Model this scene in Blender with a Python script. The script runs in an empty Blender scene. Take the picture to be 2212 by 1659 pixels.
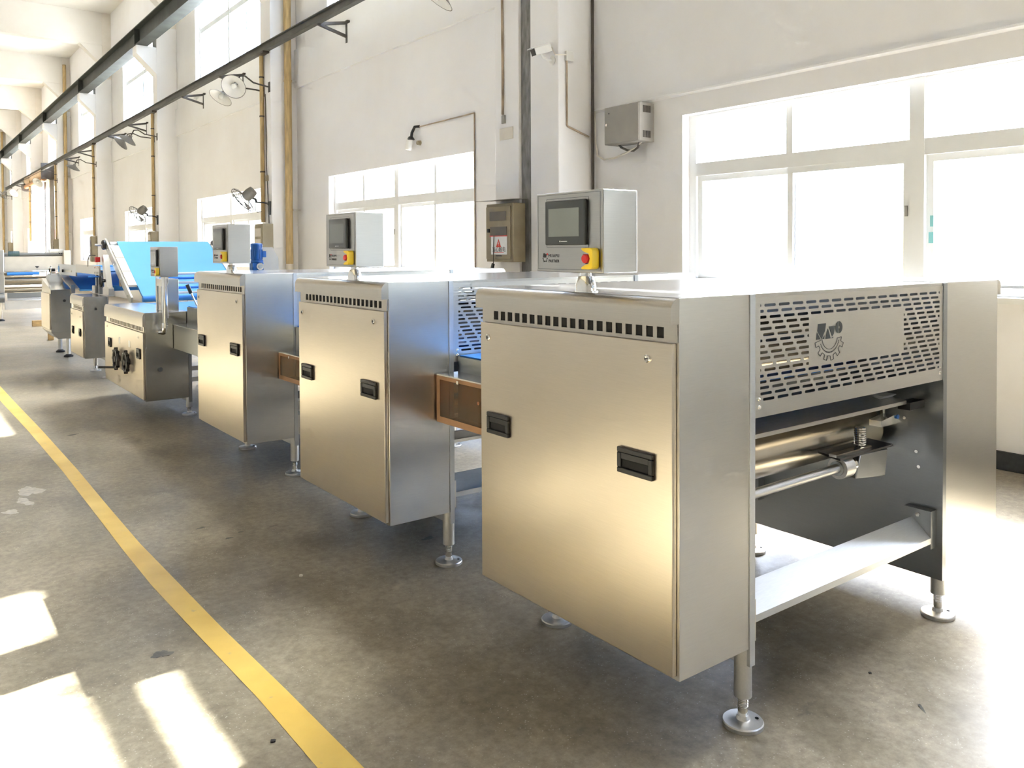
import bpy, bmesh, math, random
from mathutils import Vector, Matrix

R = math.radians
random.seed(7)
SC = bpy.context.scene
COL = SC.collection

# ------------------------------------------------------------------ camera
def make_camera():
    cam = bpy.data.cameras.new('camera')
    o = bpy.data.objects.new('camera', cam)
    COL.objects.link(o)
    yaw, pitch, roll = -0.647, -0.0218, -0.005
    fw = Vector((-math.sin(yaw) * math.cos(pitch), math.cos(yaw) * math.cos(pitch), math.sin(pitch)))
    r = fw.cross(Vector((0, 0, 1))).normalized()
    u = r.cross(fw)
    c, s = math.cos(roll), math.sin(roll)
    r2 = c * r + s * u
    u2 = -s * r + c * u
    m = Matrix((r2, u2, -fw)).transposed().to_4x4()
    m.translation = Vector((-1.7769, -1.5689, 1.49))
    o.matrix_world = m
    cam.sensor_width = 36.0
    cam.sensor_fit = 'HORIZONTAL'
    cam.lens = 1778.36 / 2212 * 36.0
    cam.shift_x = 0.0
    cam.shift_y = (577.4 - 829.5) / 2212
    cam.clip_start = 0.05
    cam.clip_end = 400
    SC.camera = o
make_camera()

# ------------------------------------------------------------------ light
world = bpy.data.worlds.new('daylight')
SC.world = world
world.use_nodes = True
bg = world.node_tree.nodes['Background']
# hazy bright sky: physical sky model with aerosol, cooled a little
sky = world.node_tree.nodes.new('ShaderNodeTexSky')
sky.sky_type = 'NISHITA'
sky.sun_disc = False
sky.sun_elevation = R(46.2)
sky.sun_rotation = R(79.8)
sky.air_density = 1.0
sky.dust_density = 4.0
cool = world.node_tree.nodes.new('ShaderNodeMix')
cool.data_type = 'RGBA'
cool.blend_type = 'MULTIPLY'
cool.inputs[0].default_value = 1.0
cool.inputs[7].default_value = (0.85, 0.96, 1.12, 1)
world.node_tree.links.new(sky.outputs[0], cool.inputs[6])
world.node_tree.links.new(cool.outputs[2], bg.inputs['Color'])
bg.inputs['Strength'].default_value = 1.5

SUN_DIR = Vector((-1.0, -0.18, -1.06)).normalized()
sl = bpy.data.lights.new('sun', 'SUN')
sl.energy = 32.0
sl.color = (1.0, 0.97, 0.92)
sl.angle = R(0.8)
so = bpy.data.objects.new('sun', sl)
COL.objects.link(so)
so.rotation_euler = SUN_DIR.to_track_quat('-Z', 'Y').to_euler()

def portal(name, x, yc, zc, wy, hz, facing):
    l = bpy.data.lights.new(name, 'AREA')
    l.shape = 'RECTANGLE'
    l.size = wy
    l.size_y = hz
    o = bpy.data.objects.new(name, l)
    COL.objects.link(o)
    o.location = (x, yc, zc)
    d = Vector((facing, 0, 0))
    z = -d
    yv = Vector((0, 0, 1))
    xv = yv.cross(z)
    o.matrix_world = Matrix.Translation((x, yc, zc)) @ Matrix((xv, yv, z)).transposed().to_4x4()
    l.cycles.is_portal = True

SC.view_settings.view_transform = 'Standard'
SC.view_settings.look = 'None'
SC.view_settings.gamma = 1.0
SC.view_settings.use_curve_mapping = False
SC.view_settings.exposure = 1.75
SC.cycles.max_bounces = 7
SC.cycles.diffuse_bounces = 4
SC.cycles.glossy_bounces = 4
SC.cycles.transparent_max_bounces = 10
SC.cycles.use_adaptive_sampling = True
SC.cycles.adaptive_threshold = 0.12
SC.cycles.adaptive_min_samples = 20
SC.cycles.caustics_reflective = False
SC.cycles.caustics_refractive = False
SC.cycles.sample_clamp_indirect = 6.0
SC.cycles.use_denoising = True

# ------------------------------------------------------------------ materials
MATS = {}
def nt(name):
    m = bpy.data.materials.new(name)
    m.use_nodes = True
    MATS[name] = m
    t = m.node_tree
    return m, t, t.nodes['Principled BSDF']

def plain(name, col, rough=0.5, metal=0.0, noise=0.06, scale=6.0, bump=0.0, spec=0.5, stretch=None, emit=None):
    """a base colour gently varied by noise, plus optional fine relief"""
    m, t, b = nt(name)
    n = t.nodes
    tc = n.new('ShaderNodeTexCoord')
    mp = n.new('ShaderNodeMapping')
    t.links.new(tc.outputs['Object'], mp.inputs['Vector'])
    if stretch:
        mp.inputs['Scale'].default_value = stretch
    nz = n.new('ShaderNodeTexNoise')
    nz.inputs['Scale'].default_value = scale
    nz.inputs['Detail'].default_value = 6
    t.links.new(mp.outputs[0], nz.inputs['Vector'])
    cr = n.new('ShaderNodeValToRGB')
    cr.color_ramp.elements[0].position = 0.3
    cr.color_ramp.elements[1].position = 0.7
    lo = [max(0, c * (1 - noise)) for c in col]
    hi = [min(1, c * (1 + noise)) for c in col]
    cr.color_ramp.elements[0].color = (*lo, 1)
    cr.color_ramp.elements[1].color = (*hi, 1)
    t.links.new(nz.outputs['Fac'], cr.inputs[0])
    t.links.new(cr.outputs[0], b.inputs['Base Color'])
    b.inputs['Roughness'].default_value = rough
    b.inputs['Metallic'].default_value = metal
    b.inputs['Specular IOR Level'].default_value = spec
    if bump:
        bp = n.new('ShaderNodeBump')
        bp.inputs['Strength'].default_value = bump
        bp.inputs['Distance'].default_value = 0.01
        t.links.new(nz.outputs['Fac'], bp.inputs['Height'])
        t.links.new(bp.outputs[0], b.inputs['Normal'])
    if emit:
        b.inputs['Emission Color'].default_value = (*emit[0], 1)
        b.inputs['Emission Strength'].default_value = emit[1]
    return m

def steel(name, col, rough, grain=(2, 2, 160), rvar=0.03, big=0.0):
    """brushed stainless sheet: metallic, fine streaks in the brushing direction, cloudy polish"""
    m, t, b = nt(name)
    n = t.nodes
    tc = n.new('ShaderNodeTexCoord')
    mp = n.new('ShaderNodeMapping')
    mp.inputs['Scale'].default_value = grain
    t.links.new(tc.outputs['Object'], mp.inputs['Vector'])
    nz = n.new('ShaderNodeTexNoise')
    nz.inputs['Scale'].default_value = 6
    nz.inputs['Detail'].default_value = 3
    t.links.new(mp.outputs[0], nz.inputs['Vector'])
    cl = n.new('ShaderNodeTexNoise')
    cl.inputs['Scale'].default_value = 3.2
    cl.inputs['Detail'].default_value = 4
    t.links.new(tc.outputs['Object'], cl.inputs['Vector'])
    mr = n.new('ShaderNodeMapRange')
    mr.inputs['From Min'].default_value = 0.3
    mr.inputs['From Max'].default_value = 0.7
    mr.inputs['To Min'].default_value = rough - rvar
    mr.inputs['To Max'].default_value = rough + rvar
    t.links.new(cl.outputs['Fac'], mr.inputs['Value'])
    b.inputs['Roughness'].default_value = rough
    cr = n.new('ShaderNodeValToRGB')
    cr.color_ramp.elements[0].position = 0.25
    cr.color_ramp.elements[1].position = 0.75
    cr.color_ramp.elements[0].color = (*[c * 0.95 for c in col], 1)
    cr.color_ramp.elements[1].color = (*[min(1, c * 1.05) for c in col], 1)
    t.links.new(nz.outputs['Fac'], cr.inputs[0])
    t.links.new(cr.outputs[0], b.inputs['Base Color'])
    b.inputs['Metallic'].default_value = 1.0
    bp = n.new('ShaderNodeBump')
    bp.inputs['Strength'].default_value = 0.03
    bp.inputs['Distance'].default_value = 0.002
    t.links.new(nz.outputs['Fac'], bp.inputs['Height'])
    last = bp
    if big:
        wv = n.new('ShaderNodeTexNoise')
        wv.inputs['Scale'].default_value = 2.6
        wv.inputs['Detail'].default_value = 1
        t.links.new(tc.outputs['Object'], wv.inputs['Vector'])
        b2 = n.new('ShaderNodeBump')
        b2.inputs['Strength'].default_value = big
        b2.inputs['Distance'].default_value = 0.02
        t.links.new(wv.outputs['Fac'], b2.inputs['Height'])
        t.links.new(bp.outputs[0], b2.inputs['Normal'])
        last = b2
    t.links.new(last.outputs[0], b.inputs['Normal'])
    return m

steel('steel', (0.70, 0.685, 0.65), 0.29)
steel('steel_box', (0.43, 0.418, 0.395), 0.28)
steel('steel_shaded', (0.50, 0.465, 0.41), 0.30)  # same steel, darker and warmer: dim reflections put into the colour
steel('steel_mid', (0.52, 0.505, 0.465), 0.24)
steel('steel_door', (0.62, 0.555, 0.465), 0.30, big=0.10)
steel('steel_top', (0.74, 0.74, 0.74), 0.20)
steel('steel_dark', (0.38, 0.40, 0.42), 0.30)
steel('steel_satin', (0.62, 0.61, 0.59), 0.42, grain=(40, 40, 40))
steel('chrome', (0.80, 0.79, 0.77), 0.12, grain=(4, 4, 4), rvar=0.04)
steel('roller_steel', (0.62, 0.56, 0.46), 0.24, grain=(1, 60, 60))
steel('aluminium', (0.62, 0.64, 0.66), 0.38, grain=(4, 4, 90))
plain('black_plastic', (0.018, 0.018, 0.02), 0.42)
plain('shade_black', (0.006, 0.006, 0.007), 0.8)  # near-black that paints the darkness of slots, hollows and holes
plain('bezel_plastic', (0.045, 0.05, 0.055), 0.32)
plain('screen_glass', (0.20, 0.22, 0.22), 0.12, noise=0.03)
plain('yellow_plastic', (0.86, 0.60, 0.03), 0.38)
plain('red_plastic', (0.60, 0.03, 0.03), 0.35)
plain('print_black', (0.02, 0.02, 0.022), 0.5)
plain('print_dark', (0.07, 0.08, 0.085), 0.4, metal=0.3)
plain('print_white', (0.85, 0.86, 0.86), 0.5)
plain('print_red', (0.75, 0.06, 0.04), 0.5)
plain('belt_blue', (0.045, 0.26, 0.80), 0.42, noise=0.05)
plain('belt_sky', (0.085, 0.34, 0.74), 0.5, noise=0.04, scale=3)
plain('motor_blue', (0.01, 0.12, 0.45), 0.38, noise=0.1)
plain('motor_teal', (0.10, 0.17, 0.19), 0.4, noise=0.1)
plain('motor_white', (0.78, 0.78, 0.76), 0.4)
plain('cream_paint', (0.74, 0.68, 0.58), 0.45)
plain('nylon_white', (0.80, 0.79, 0.76), 0.5)
plain('crane_paint', (0.048, 0.056, 0.052), 0.55, noise=0.3, scale=3, bump=0.1)
plain('rail_paint', (0.085, 0.085, 0.076), 0.55, noise=0.25, scale=4, bump=0.1)
plain('bracket_paint', (0.075, 0.065, 0.055), 0.6, noise=0.25)
plain('ochre_pipe', (0.52, 0.38, 0.18), 0.45, noise=0.22, scale=5, stretch=(6, 6, 0.8))
plain('khaki_box', (0.31, 0.26, 0.165), 0.5, noise=0.14, scale=5)
plain('khaki_window', (0.115, 0.095, 0.07), 0.35, noise=0.15)
plain('grey_box', (0.34, 0.325, 0.295), 0.5, noise=0.06)
plain('lamp_enamel', (0.20, 0.19, 0.17), 0.4)
plain('lamp_inner', (0.80, 0.79, 0.74), 0.4)
plain('bulb_glass', (0.75, 0.75, 0.70), 0.15)
plain('cable_white', (0.72, 0.68, 0.60), 0.55)
plain('cable_dark', (0.10, 0.09, 0.08), 0.6)
plain('conduit_rust', (0.42, 0.33, 0.24), 0.6, noise=0.3)
plain('window_white', (0.80, 0.81, 0.80), 0.42, noise=0.02)
plain('wood', (0.55, 0.36, 0.15), 0.6, noise=0.25, scale=12, stretch=(1, 6, 6))
plain('rubber_black', (0.03, 0.03, 0.03), 0.75, noise=0.3, scale=30, bump=0.3)
plain('shutter_orange', (0.45, 0.25, 0.13), 0.55, noise=0.15)
plain('ochre_roll', (0.50, 0.38, 0.26), 0.6, noise=0.2)
plain('plaster_joint', (0.24, 0.235, 0.225), 0.9, noise=0.35, scale=9, bump=0.8, stretch=(1, 3, 0.7))
plain('brick_red', (0.55, 0.22, 0.16), 0.8)
plain('pale_facade', (0.80, 0.70, 0.62), 0.9)
plain('tarmac', (0.55, 0.53, 0.50), 0.9)

def wall_paint(name, base, dirt):
    m, t, b = nt(name)
    n = t.nodes
    g = n.new('ShaderNodeNewGeometry')
    n1 = n.new('ShaderNodeTexNoise'); n1.inputs['Scale'].default_value = 0.7; n1.inputs['Detail'].default_value = 8
    n1.inputs['Roughness'].default_value = 0.62
    n2 = n.new('ShaderNodeTexNoise'); n2.inputs['Scale'].default_value = 45; n2.inputs['Detail'].default_value = 4
    t.links.new(g.outputs['Position'], n1.inputs['Vector'])
    t.links.new(g.outputs['Position'], n2.inputs['Vector'])
    cr = n.new('ShaderNodeValToRGB')
    cr.color_ramp.elements[0].position = 0.38; cr.color_ramp.elements[0].color = (*base, 1)
    cr.color_ramp.elements[1].position = 0.80; cr.color_ramp.elements[1].color = (*dirt, 1)
    t.links.new(n1.outputs['Fac'], cr.inputs[0])
    t.links.new(cr.outputs[0], b.inputs['Base Color'])
    b.inputs['Roughness'].default_value = 0.75
    b.inputs['Specular IOR Level'].default_value = 0.25
    bp = n.new('ShaderNodeBump'); bp.inputs['Strength'].default_value = 0.10; bp.inputs['Distance'].default_value = 0.004
    t.links.new(n2.outputs['Fac'], bp.inputs['Height'])
    t.links.new(bp.outputs[0], b.inputs['Normal'])
    return m
wall_paint('wall_white', (0.90, 0.895, 0.90), (0.85, 0.83, 0.82))
wall_paint('wall_cream', (0.84, 0.80, 0.74), (0.64, 0.58, 0.50))
wall_paint('wall_shade', (0.60, 0.57, 0.52), (0.48, 0.45, 0.39))  # unseen walls toned darker so less light bounces back
wall_paint('ceiling_white', (0.78, 0.75, 0.70), (0.72, 0.67, 0.60))

def floor_mat():
    m, t, b = nt('concrete_floor')
    n = t.nodes; L = t.links.new
    g = n.new('ShaderNodeNewGeometry')
    def noise(sc, det=6, rough=0.55, stretch=None):
        x = n.new('ShaderNodeTexNoise'); x.inputs['Scale'].default_value = sc
        x.inputs['Detail'].default_value = det; x.inputs['Roughness'].default_value = rough
        if stretch:
            mp = n.new('ShaderNodeMapping'); mp.inputs['Scale'].default_value = stretch
            L(g.outputs['Position'], mp.inputs['Vector']); L(mp.outputs[0], x.inputs['Vector'])
        else:
            L(g.outputs['Position'], x.inputs['Vector'])
        return x
    big = noise(0.9, 5)
    mid = noise(4.0, 8, 0.65, (1, 0.6, 1))
    fine = noise(60, 4)
    cr = n.new('ShaderNodeValToRGB')
    e = cr.color_ramp.elements
    e[0].position = 0.36; e[0].color = (0.158, 0.130, 0.086, 1)
    e[1].position = 0.66; e[1].color = (0.415, 0.360, 0.272, 1)
    k = e.new(0.5); k.color = (0.285, 0.243, 0.172, 1)
    mx = n.new('ShaderNodeMix'); mx.data_type = 'FLOAT'; mx.inputs[0].default_value = 0.5
    L(big.outputs['Fac'], mx.inputs[2]); L(mid.outputs['Fac'], mx.inputs[3])
    L(mx.outputs[0], cr.inputs[0])
    # gritty mottling on top of the broad clouds
    grit = noise(26, 8, 0.75)
    gm_ = n.new('ShaderNodeMapRange')
    gm_.inputs['From Min'].default_value = 0.35; gm_.inputs['From Max'].default_value = 0.65
    gm_.inputs['To Min'].default_value = 0.74; gm_.inputs['To Max'].default_value = 1.22
    L(grit.outputs['Fac'], gm_.inputs['Value'])
    gmx = n.new('ShaderNodeVectorMath'); gmx.operation = 'SCALE'
    L(cr.outputs[0], gmx.inputs[0]); L(gm_.outputs[0], gmx.inputs['Scale'])
    # pale aggregate specks
    vo = n.new('ShaderNodeTexVoronoi'); vo.inputs['Scale'].default_value = 70
    L(g.outputs['Position'], vo.inputs['Vector'])
    sp = n.new('ShaderNodeValToRGB')
    sp.color_ramp.elements[0].position = 0.10; sp.color_ramp.elements[0].color = (1, 1, 1, 1)
    sp.color_ramp.elements[1].position = 0.20; sp.color_ramp.elements[1].color = (0, 0, 0, 1)
    L(vo.outputs['Distance'], sp.inputs[0])
    gate = noise(7.0, 3)
    gr = n.new('ShaderNodeValToRGB')
    gr.color_ramp.elements[0].position = 0.42; gr.color_ramp.elements[0].color = (0, 0, 0, 1)
    gr.color_ramp.elements[1].position = 0.62; gr.color_ramp.elements[1].color = (0.8, 0.8, 0.8, 1)
    L(gate.outputs['Fac'], gr.inputs[0])
    mul = n.new('ShaderNodeMath'); mul.operation = 'MULTIPLY'
    L(sp.outputs[0], mul.inputs[0]); L(gr.outputs[0], mul.inputs[1])
    m1 = n.new('ShaderNodeMix'); m1.data_type = 'RGBA'
    L(mul.outputs[0], m1.inputs[0]); L(gmx.outputs[0], m1.inputs[6]); m1.inputs[7].default_value = (0.62, 0.56, 0.48, 1)
    # dark oil marks
    oil = noise(2.6, 7, 0.7, (1, 2.2, 1))
    orr = n.new('ShaderNodeValToRGB')
    orr.color_ramp.elements[0].position = 0.63; orr.color_ramp.elements[0].color = (0, 0, 0, 1)
    orr.color_ramp.elements[1].position = 0.74; orr.color_ramp.elements[1].color = (0.7, 0.7, 0.7, 1)
    L(oil.outputs['Fac'], orr.inputs[0])
    m2 = n.new('ShaderNodeMix'); m2.data_type = 'RGBA'
    L(orr.outputs[0], m2.inputs[0]); L(m1.outputs[2], m2.inputs[6]); m2.inputs[7].default_value = (0.09, 0.085, 0.075, 1)
    L(m2.outputs[2], b.inputs['Base Color'])
    rr = n.new('ShaderNodeMapRange')
    rr.inputs['From Min'].default_value = 0.3; rr.inputs['From Max'].default_value = 0.7
    rr.inputs['To Min'].default_value = 0.34; rr.inputs['To Max'].default_value = 0.52
    L(mid.outputs['Fac'], rr.inputs['Value']); L(rr.outputs[0], b.inputs['Roughness'])
    b.inputs['Specular IOR Level'].default_value = 0.4
    bp = n.new('ShaderNodeBump'); bp.inputs['Strength'].default_value = 0.12; bp.inputs['Distance'].default_value = 0.003
    L(fine.outputs['Fac'], bp.inputs['Height']); L(bp.outputs[0], b.inputs['Normal'])
floor_mat()

def line_paint():
    m, t, b = nt('line_yellow')
    n = t.nodes; L = t.links.new
    g = n.new('ShaderNodeNewGeometry')
    a = n.new('ShaderNodeTexNoise'); a.inputs['Scale'].default_value = 3; a.inputs['Detail'].default_value = 8
    L(g.outputs['Position'], a.inputs['Vector'])
    cr = n.new('ShaderNodeValToRGB')
    cr.color_ramp.elements[0].position = 0.3; cr.color_ramp.elements[0].color = (0.70, 0.45, 0.08, 1)
    cr.color_ramp.elements[1].position = 0.7; cr.color_ramp.elements[1].color = (0.88, 0.62, 0.15, 1)
    L(a.outputs['Fac'], cr.inputs[0])
    w = n.new('ShaderNodeTexNoise'); w.inputs['Scale'].default_value = 22; w.inputs['Detail'].default_value = 8
    L(g.outputs['Position'], w.inputs['Vector'])
    wr = n.new('ShaderNodeValToRGB')
    wr.color_ramp.elements[0].position = 0.66; wr.color_ramp.elements[0].color = (0, 0, 0, 1)
    wr.color_ramp.elements[1].position = 0.74; wr.color_ramp.elements[1].color = (0.6, 0.6, 0.6, 1)
    L(w.outputs['Fac'], wr.inputs[0])
    mx = n.new('ShaderNodeMix'); mx.data_type = 'RGBA'
    L(wr.outputs[0], mx.inputs[0]); L(cr.outputs[0], mx.inputs[6]); mx.inputs[7].default_value = (0.42, 0.34, 0.22, 1)
    L(mx.outputs[2], b.inputs['Base Color'])
    b.inputs['Roughness'].default_value = 0.42
line_paint()

def pane_mat(name, tint, gloss, rough=0.02):
    m = bpy.data.materials.new(name); m.use_nodes = True; MATS[name] = m
    t = m.node_tree; n = t.nodes
    n.remove(n['Principled BSDF'])
    out = n['Material Output']
    tr = n.new('ShaderNodeBsdfTransparent'); tr.inputs[0].default_value = (*tint, 1)
    gl = n.new('ShaderNodeBsdfGlossy'); gl.inputs['Roughness'].default_value = rough
    gl.inputs[0].default_value = (0.9, 0.9, 0.9, 1)
    mx = n.new('ShaderNodeMixShader')
    lw = n.new('ShaderNodeLayerWeight'); lw.inputs['Blend'].default_value = 0.5
    pw = n.new('ShaderNodeMath'); pw.operation = 'POWER'; pw.inputs[1].default_value = 5.0
    ml = n.new('ShaderNodeMath'); ml.operation = 'MULTIPLY_ADD'; ml.inputs[1].default_value = 0.55
    ml.inputs[2].default_value = ((gloss - 1) / (gloss + 1)) ** 2
    t.links.new(lw.outputs['Facing'], pw.inputs[0]); t.links.new(pw.outputs[0], ml.inputs[0])
    t.links.new(ml.outputs[0], mx.inputs[0])
    t.links.new(tr.outputs[0], mx.inputs[1]); t.links.new(gl.outputs[0], mx.inputs[2])
    t.links.new(mx.outputs[0], out.inputs['Surface'])
pane_mat('window_glass', (0.94, 0.97, 0.97), 1.4)
pane_mat('dimmed_glass', (0.76, 0.77, 0.77), 1.4)  # low window panes tinted to dim the daylight coming through
pane_mat('brown_acrylic', (0.72, 0.52, 0.36), 1.5, 0.06)
pane_mat('cyan_film', (0.60, 0.85, 0.85), 1.3)
pane_mat('clear_film', (0.86, 0.86, 0.86), 1.9, 0.10)

# ------------------------------------------------------------------ mesh builder
class MB:
    def __init__(self):
        self.v = []; self.f = []
    def add(self, vs, fs):
        k = len(self.v)
        self.v += [tuple(p) for p in vs]
        self.f += [tuple(i + k for i in q) for q in fs]
        return self
    def box(self, x0, x1, y0, y1, z0, z1):
        vs = [(x0, y0, z0), (x1, y0, z0), (x1, y1, z0), (x0, y1, z0), (x0, y0, z1), (x1, y0, z1), (x1, y1, z1), (x0, y1, z1)]
        return self.add(vs, [(0, 3, 2, 1), (4, 5, 6, 7), (0, 1, 5, 4), (1, 2, 6, 5), (2, 3, 7, 6), (3, 0, 4, 7)])
    def hexa(self, b, t):
        return self.add(list(b) + list(t), [(0, 3, 2, 1), (4, 5, 6, 7), (0, 1, 5, 4), (1, 2, 6, 5), (2, 3, 7, 6), (3, 0, 4, 7)])
    def prism(self, pts, axis, a0, a1):
        def P(p, a):
            return {'x': (a, p[0], p[1]), 'y': (p[0], a, p[1]), 'z': (p[0], p[1], a)}[axis]
        n = len(pts)
        vs = [P(p, a0) for p in pts] + [P(p, a1) for p in pts]
        fs = [tuple(range(n)), tuple(range(2 * n - 1, n - 1, -1))]
        fs += [(i, (i + 1) % n, n + (i + 1) % n, n + i) for i in range(n)]
        return self.add(vs, fs)
    def cyl(self, p0, p1, r0, r1=None, n=20, caps=True):
        if r1 is None: r1 = r0
        p0 = Vector(p0); p1 = Vector(p1)
        d = (p1 - p0).normalized()
        a = d.orthogonal().normalized(); b = d.cross(a)
        vs = []
        for p, r in ((p0, r0), (p1, r1)):
            for i in range(n):
                t = 2 * math.pi * i / n
                vs.append(p + r * (math.cos(t) * a + math.sin(t) * b))
        fs = [(i, (i + 1) % n, n + (i + 1) % n, n + i) for i in range(n)]
        if caps:
            fs += [tuple(range(n - 1, -1, -1)), tuple(range(n, 2 * n))]
        return self.add(vs, fs)
    def lathe(self, prof, org, axis=(0, 0, 1), n=24, caps=True):
        d = Vector(axis).normalized(); a = d.orthogonal().normalized(); b = d.cross(a); o = Vector(org)
        vs = []
        for r, h in prof:
            for i in range(n):
                t = 2 * math.pi * i / n
                vs.append(o + d * h + r * (math.cos(t) * a + math.sin(t) * b))
        fs = []
        for k in range(len(prof) - 1):
            for i in range(n):
                j = (i + 1) % n
                fs.append((k * n + i, k * n + j, (k + 1) * n + j, (k + 1) * n + i))
        if caps:
            if prof[0][0] > 1e-6: fs.append(tuple(range(n - 1, -1, -1)))
            if prof[-1][0] > 1e-6: fs.append(tuple((len(prof) - 1) * n + i for i in range(n)))
        return self.add(vs, fs)
    def tube(self, path, r, n=10, closed=False):
        P = [Vector(p) for p in path]
        m = len(P); vs = []
        ref = None
        for i, p in enumerate(P):
            if closed:
                d = (P[(i + 1) % m] - P[i - 1]).normalized()
            else:
                d = (P[min(i + 1, m - 1)] - P[max(i - 1, 0)]).normalized()
            if ref is None: ref = d.orthogonal().normalized()
            a = (ref - d * ref.dot(d))
            a = a.normalized() if a.length > 1e-6 else d.orthogonal().normalized()
            ref = a; b = d.cross(a)
            for k in range(n):
                t = 2 * math.pi * k / n
                vs.append(p + r * (math.cos(t) * a + math.sin(t) * b))
        fs = []
        for i in range(m if closed else m - 1):
            i2 = (i + 1) % m
            for k in range(n):
                j = (k + 1) % n
                fs.append((i * n + k, i * n + j, i2 * n + j, i2 * n + k))
        if not closed:
            fs += [tuple(range(n - 1, -1, -1)), tuple((m - 1) * n + k for k in range(n))]
        return self.add(vs, fs)
    def torus(self, c, nrm, RR, r, n=32, k=8):
        d = Vector(nrm).normalized(); a = d.orthogonal().normalized(); b = d.cross(a); c = Vector(c)
        return self.tube([c + RR * (math.cos(2 * math.pi * i / n) * a + math.sin(2 * math.pi * i / n) * b) for i in range(n)], r, k, True)
    def bar(self, p0, p1, w, h, up=(0, 0, 1)):
        p0 = Vector(p0); p1 = Vector(p1); d = (p1 - p0).normalized()
        s = d.cross(Vector(up))
        s = s.normalized() if s.length > 1e-6 else d.orthogonal().normalized()
        u = s.cross(d)
        q = [(-.5, -.5), (.5, -.5), (.5, .5), (-.5, .5)]
        b0 = [p0 + s * w * i + u * h * j for i, j in q]; b1 = [p1 + s * w * i + u * h * j for i, j in q]
        return self.hexa(b0, b1)
    def mesh(self, name, mat):
        me = bpy.data.meshes.new(name)
        me.from_pydata([tuple(p) for p in self.v], [], self.f)
        bm = bmesh.new(); bm.from_mesh(me)
        bmesh.ops.recalc_face_normals(bm, faces=bm.faces)
        bm.to_mesh(me); bm.free()
        me.materials.append(MATS[mat])
        for p in me.polygons: p.use_smooth = True
        me.set_sharp_from_angle(angle=R(32))
        return me
    def build(self, name, mat, parent=None, bevel=0.0, label=None):
        o = bpy.data.objects.new(name, self.mesh(name, mat))
        COL.objects.link(o)
        if parent is not None: o.parent = parent
        if bevel:
            md = o.modifiers.new('edge', 'BEVEL'); md.width = bevel; md.segments = 2
            md.limit_method = 'ANGLE'; md.angle_limit = R(40)
        if label: o['label'] = label
        return o

def tag(o, label, cat=None, group=None, kind=None):
    o['label'] = label
    if cat: o['category'] = cat
    if group: o['group'] = group
    if kind: o['kind'] = kind
    return o
def thing(name, label, cat, loc=(0, 0, 0), rotz=0.0, group=None, kind=None):
    o = bpy.data.objects.new(name, None); COL.objects.link(o)
    o.location = loc; o.rotation_euler = (0, 0, rotz)
    o.empty_display_size = 0.1
    return tag(o, label, cat, group, kind)
def dup(o, parent=None):
    c = o.copy(); COL.objects.link(c); c.parent = parent
    for ch in list(o.children): dup(ch, c)
    return c
def copy_thing(o, loc, label, rotz=None, scale=None, group=None):
    c = dup(o); c.location = loc; c['label'] = label
    if rotz is not None: c.rotation_euler = (0, 0, rotz)
    if scale: c.scale = scale
    if group: c['group'] = group
    return c
def box(x0, x1, y0, y1, z0, z1): return MB().box(x0, x1, y0, y1, z0, z1)
def arc(cx, cy, r, a0, a1, n):
    return [(cx + r * math.cos(R(a0 + (a1 - a0) * i / n)), cy + r * math.sin(R(a0 + (a1 - a0) * i / n))) for i in range(n + 1)]
def text_mesh(name, body, size, mat, parent, M, extrude=0.0003, spacing=1.0):
    """flat lettering: local x = reading direction, local y = up, placed by the 4x4 matrix M"""
    cu = bpy.data.curves.new(name, 'FONT'); cu.body = body; cu.size = size; cu.extrude = extrude
    cu.align_x = 'CENTER'; cu.align_y = 'CENTER'; cu.space_character = spacing
    tmp = bpy.data.objects.new(name + '_tmp', cu); COL.objects.link(tmp)
    dg = bpy.context.evaluated_depsgraph_get()
    me = bpy.data.meshes.new_from_object(tmp.evaluated_get(dg))
    bpy.data.objects.remove(tmp); bpy.data.curves.remove(cu)
    me.name = name; me.materials.clear(); me.materials.append(MATS[mat]); me.transform(M)
    o = bpy.data.objects.new(name, me); COL.objects.link(o); o.parent = parent
    return o
def face_minus_x(x, y, z):  # reading direction along -y, facing -x
    return Matrix(((0, 0, -1, x), (-1, 0, 0, y), (0, 1, 0, z), (0, 0, 0, 1)))
def face_minus_y(x, y, z):  # reading direction along +x, facing -y
    return Matrix(((1, 0, 0, x), (0, 0, -1, y), (0, 1, 0, z), (0, 0, 0, 1)))

# ================================================================== the hall
XW = 4.155          # inner face of the window wall
XF = 3.667          # front of its columns
XL = -8.5          # inner face of the opposite wall
Y0, Y1 = -13.0, 76.0
ZC = 9.3
PER = 7.7
BAYS = [-0.69 + PER * k - (0.0 if k == 0 else (0.0)) for k in range(-1, 10)]   # near edge of each window
WIN_W = 4.32
LOWZ = (1.15, 2.735); HIGHZ = (5.50, 7.50)
BAY_Y = {}
for k in range(-1, 10):
    if k == 0: BAY_Y[k] = -0.69
    elif k == 1: BAY_Y[k] = 7.08
    elif k == -1: BAY_Y[k] = -9.0
    else: BAY_Y[k] = 14.52 + PER * (k - 2) - 0.05 * (k - 2)
DOOR_BAY = 5
DOOR_Y = (40.2, 45.4); DOOR_Z = 4.75

floor = box(XL, XW + .3, Y0, Y1, -0.2, 0).build('floor', 'concrete_floor')
tag(floor, 'stained grey-brown polished concrete factory floor', kind='structure')

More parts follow.
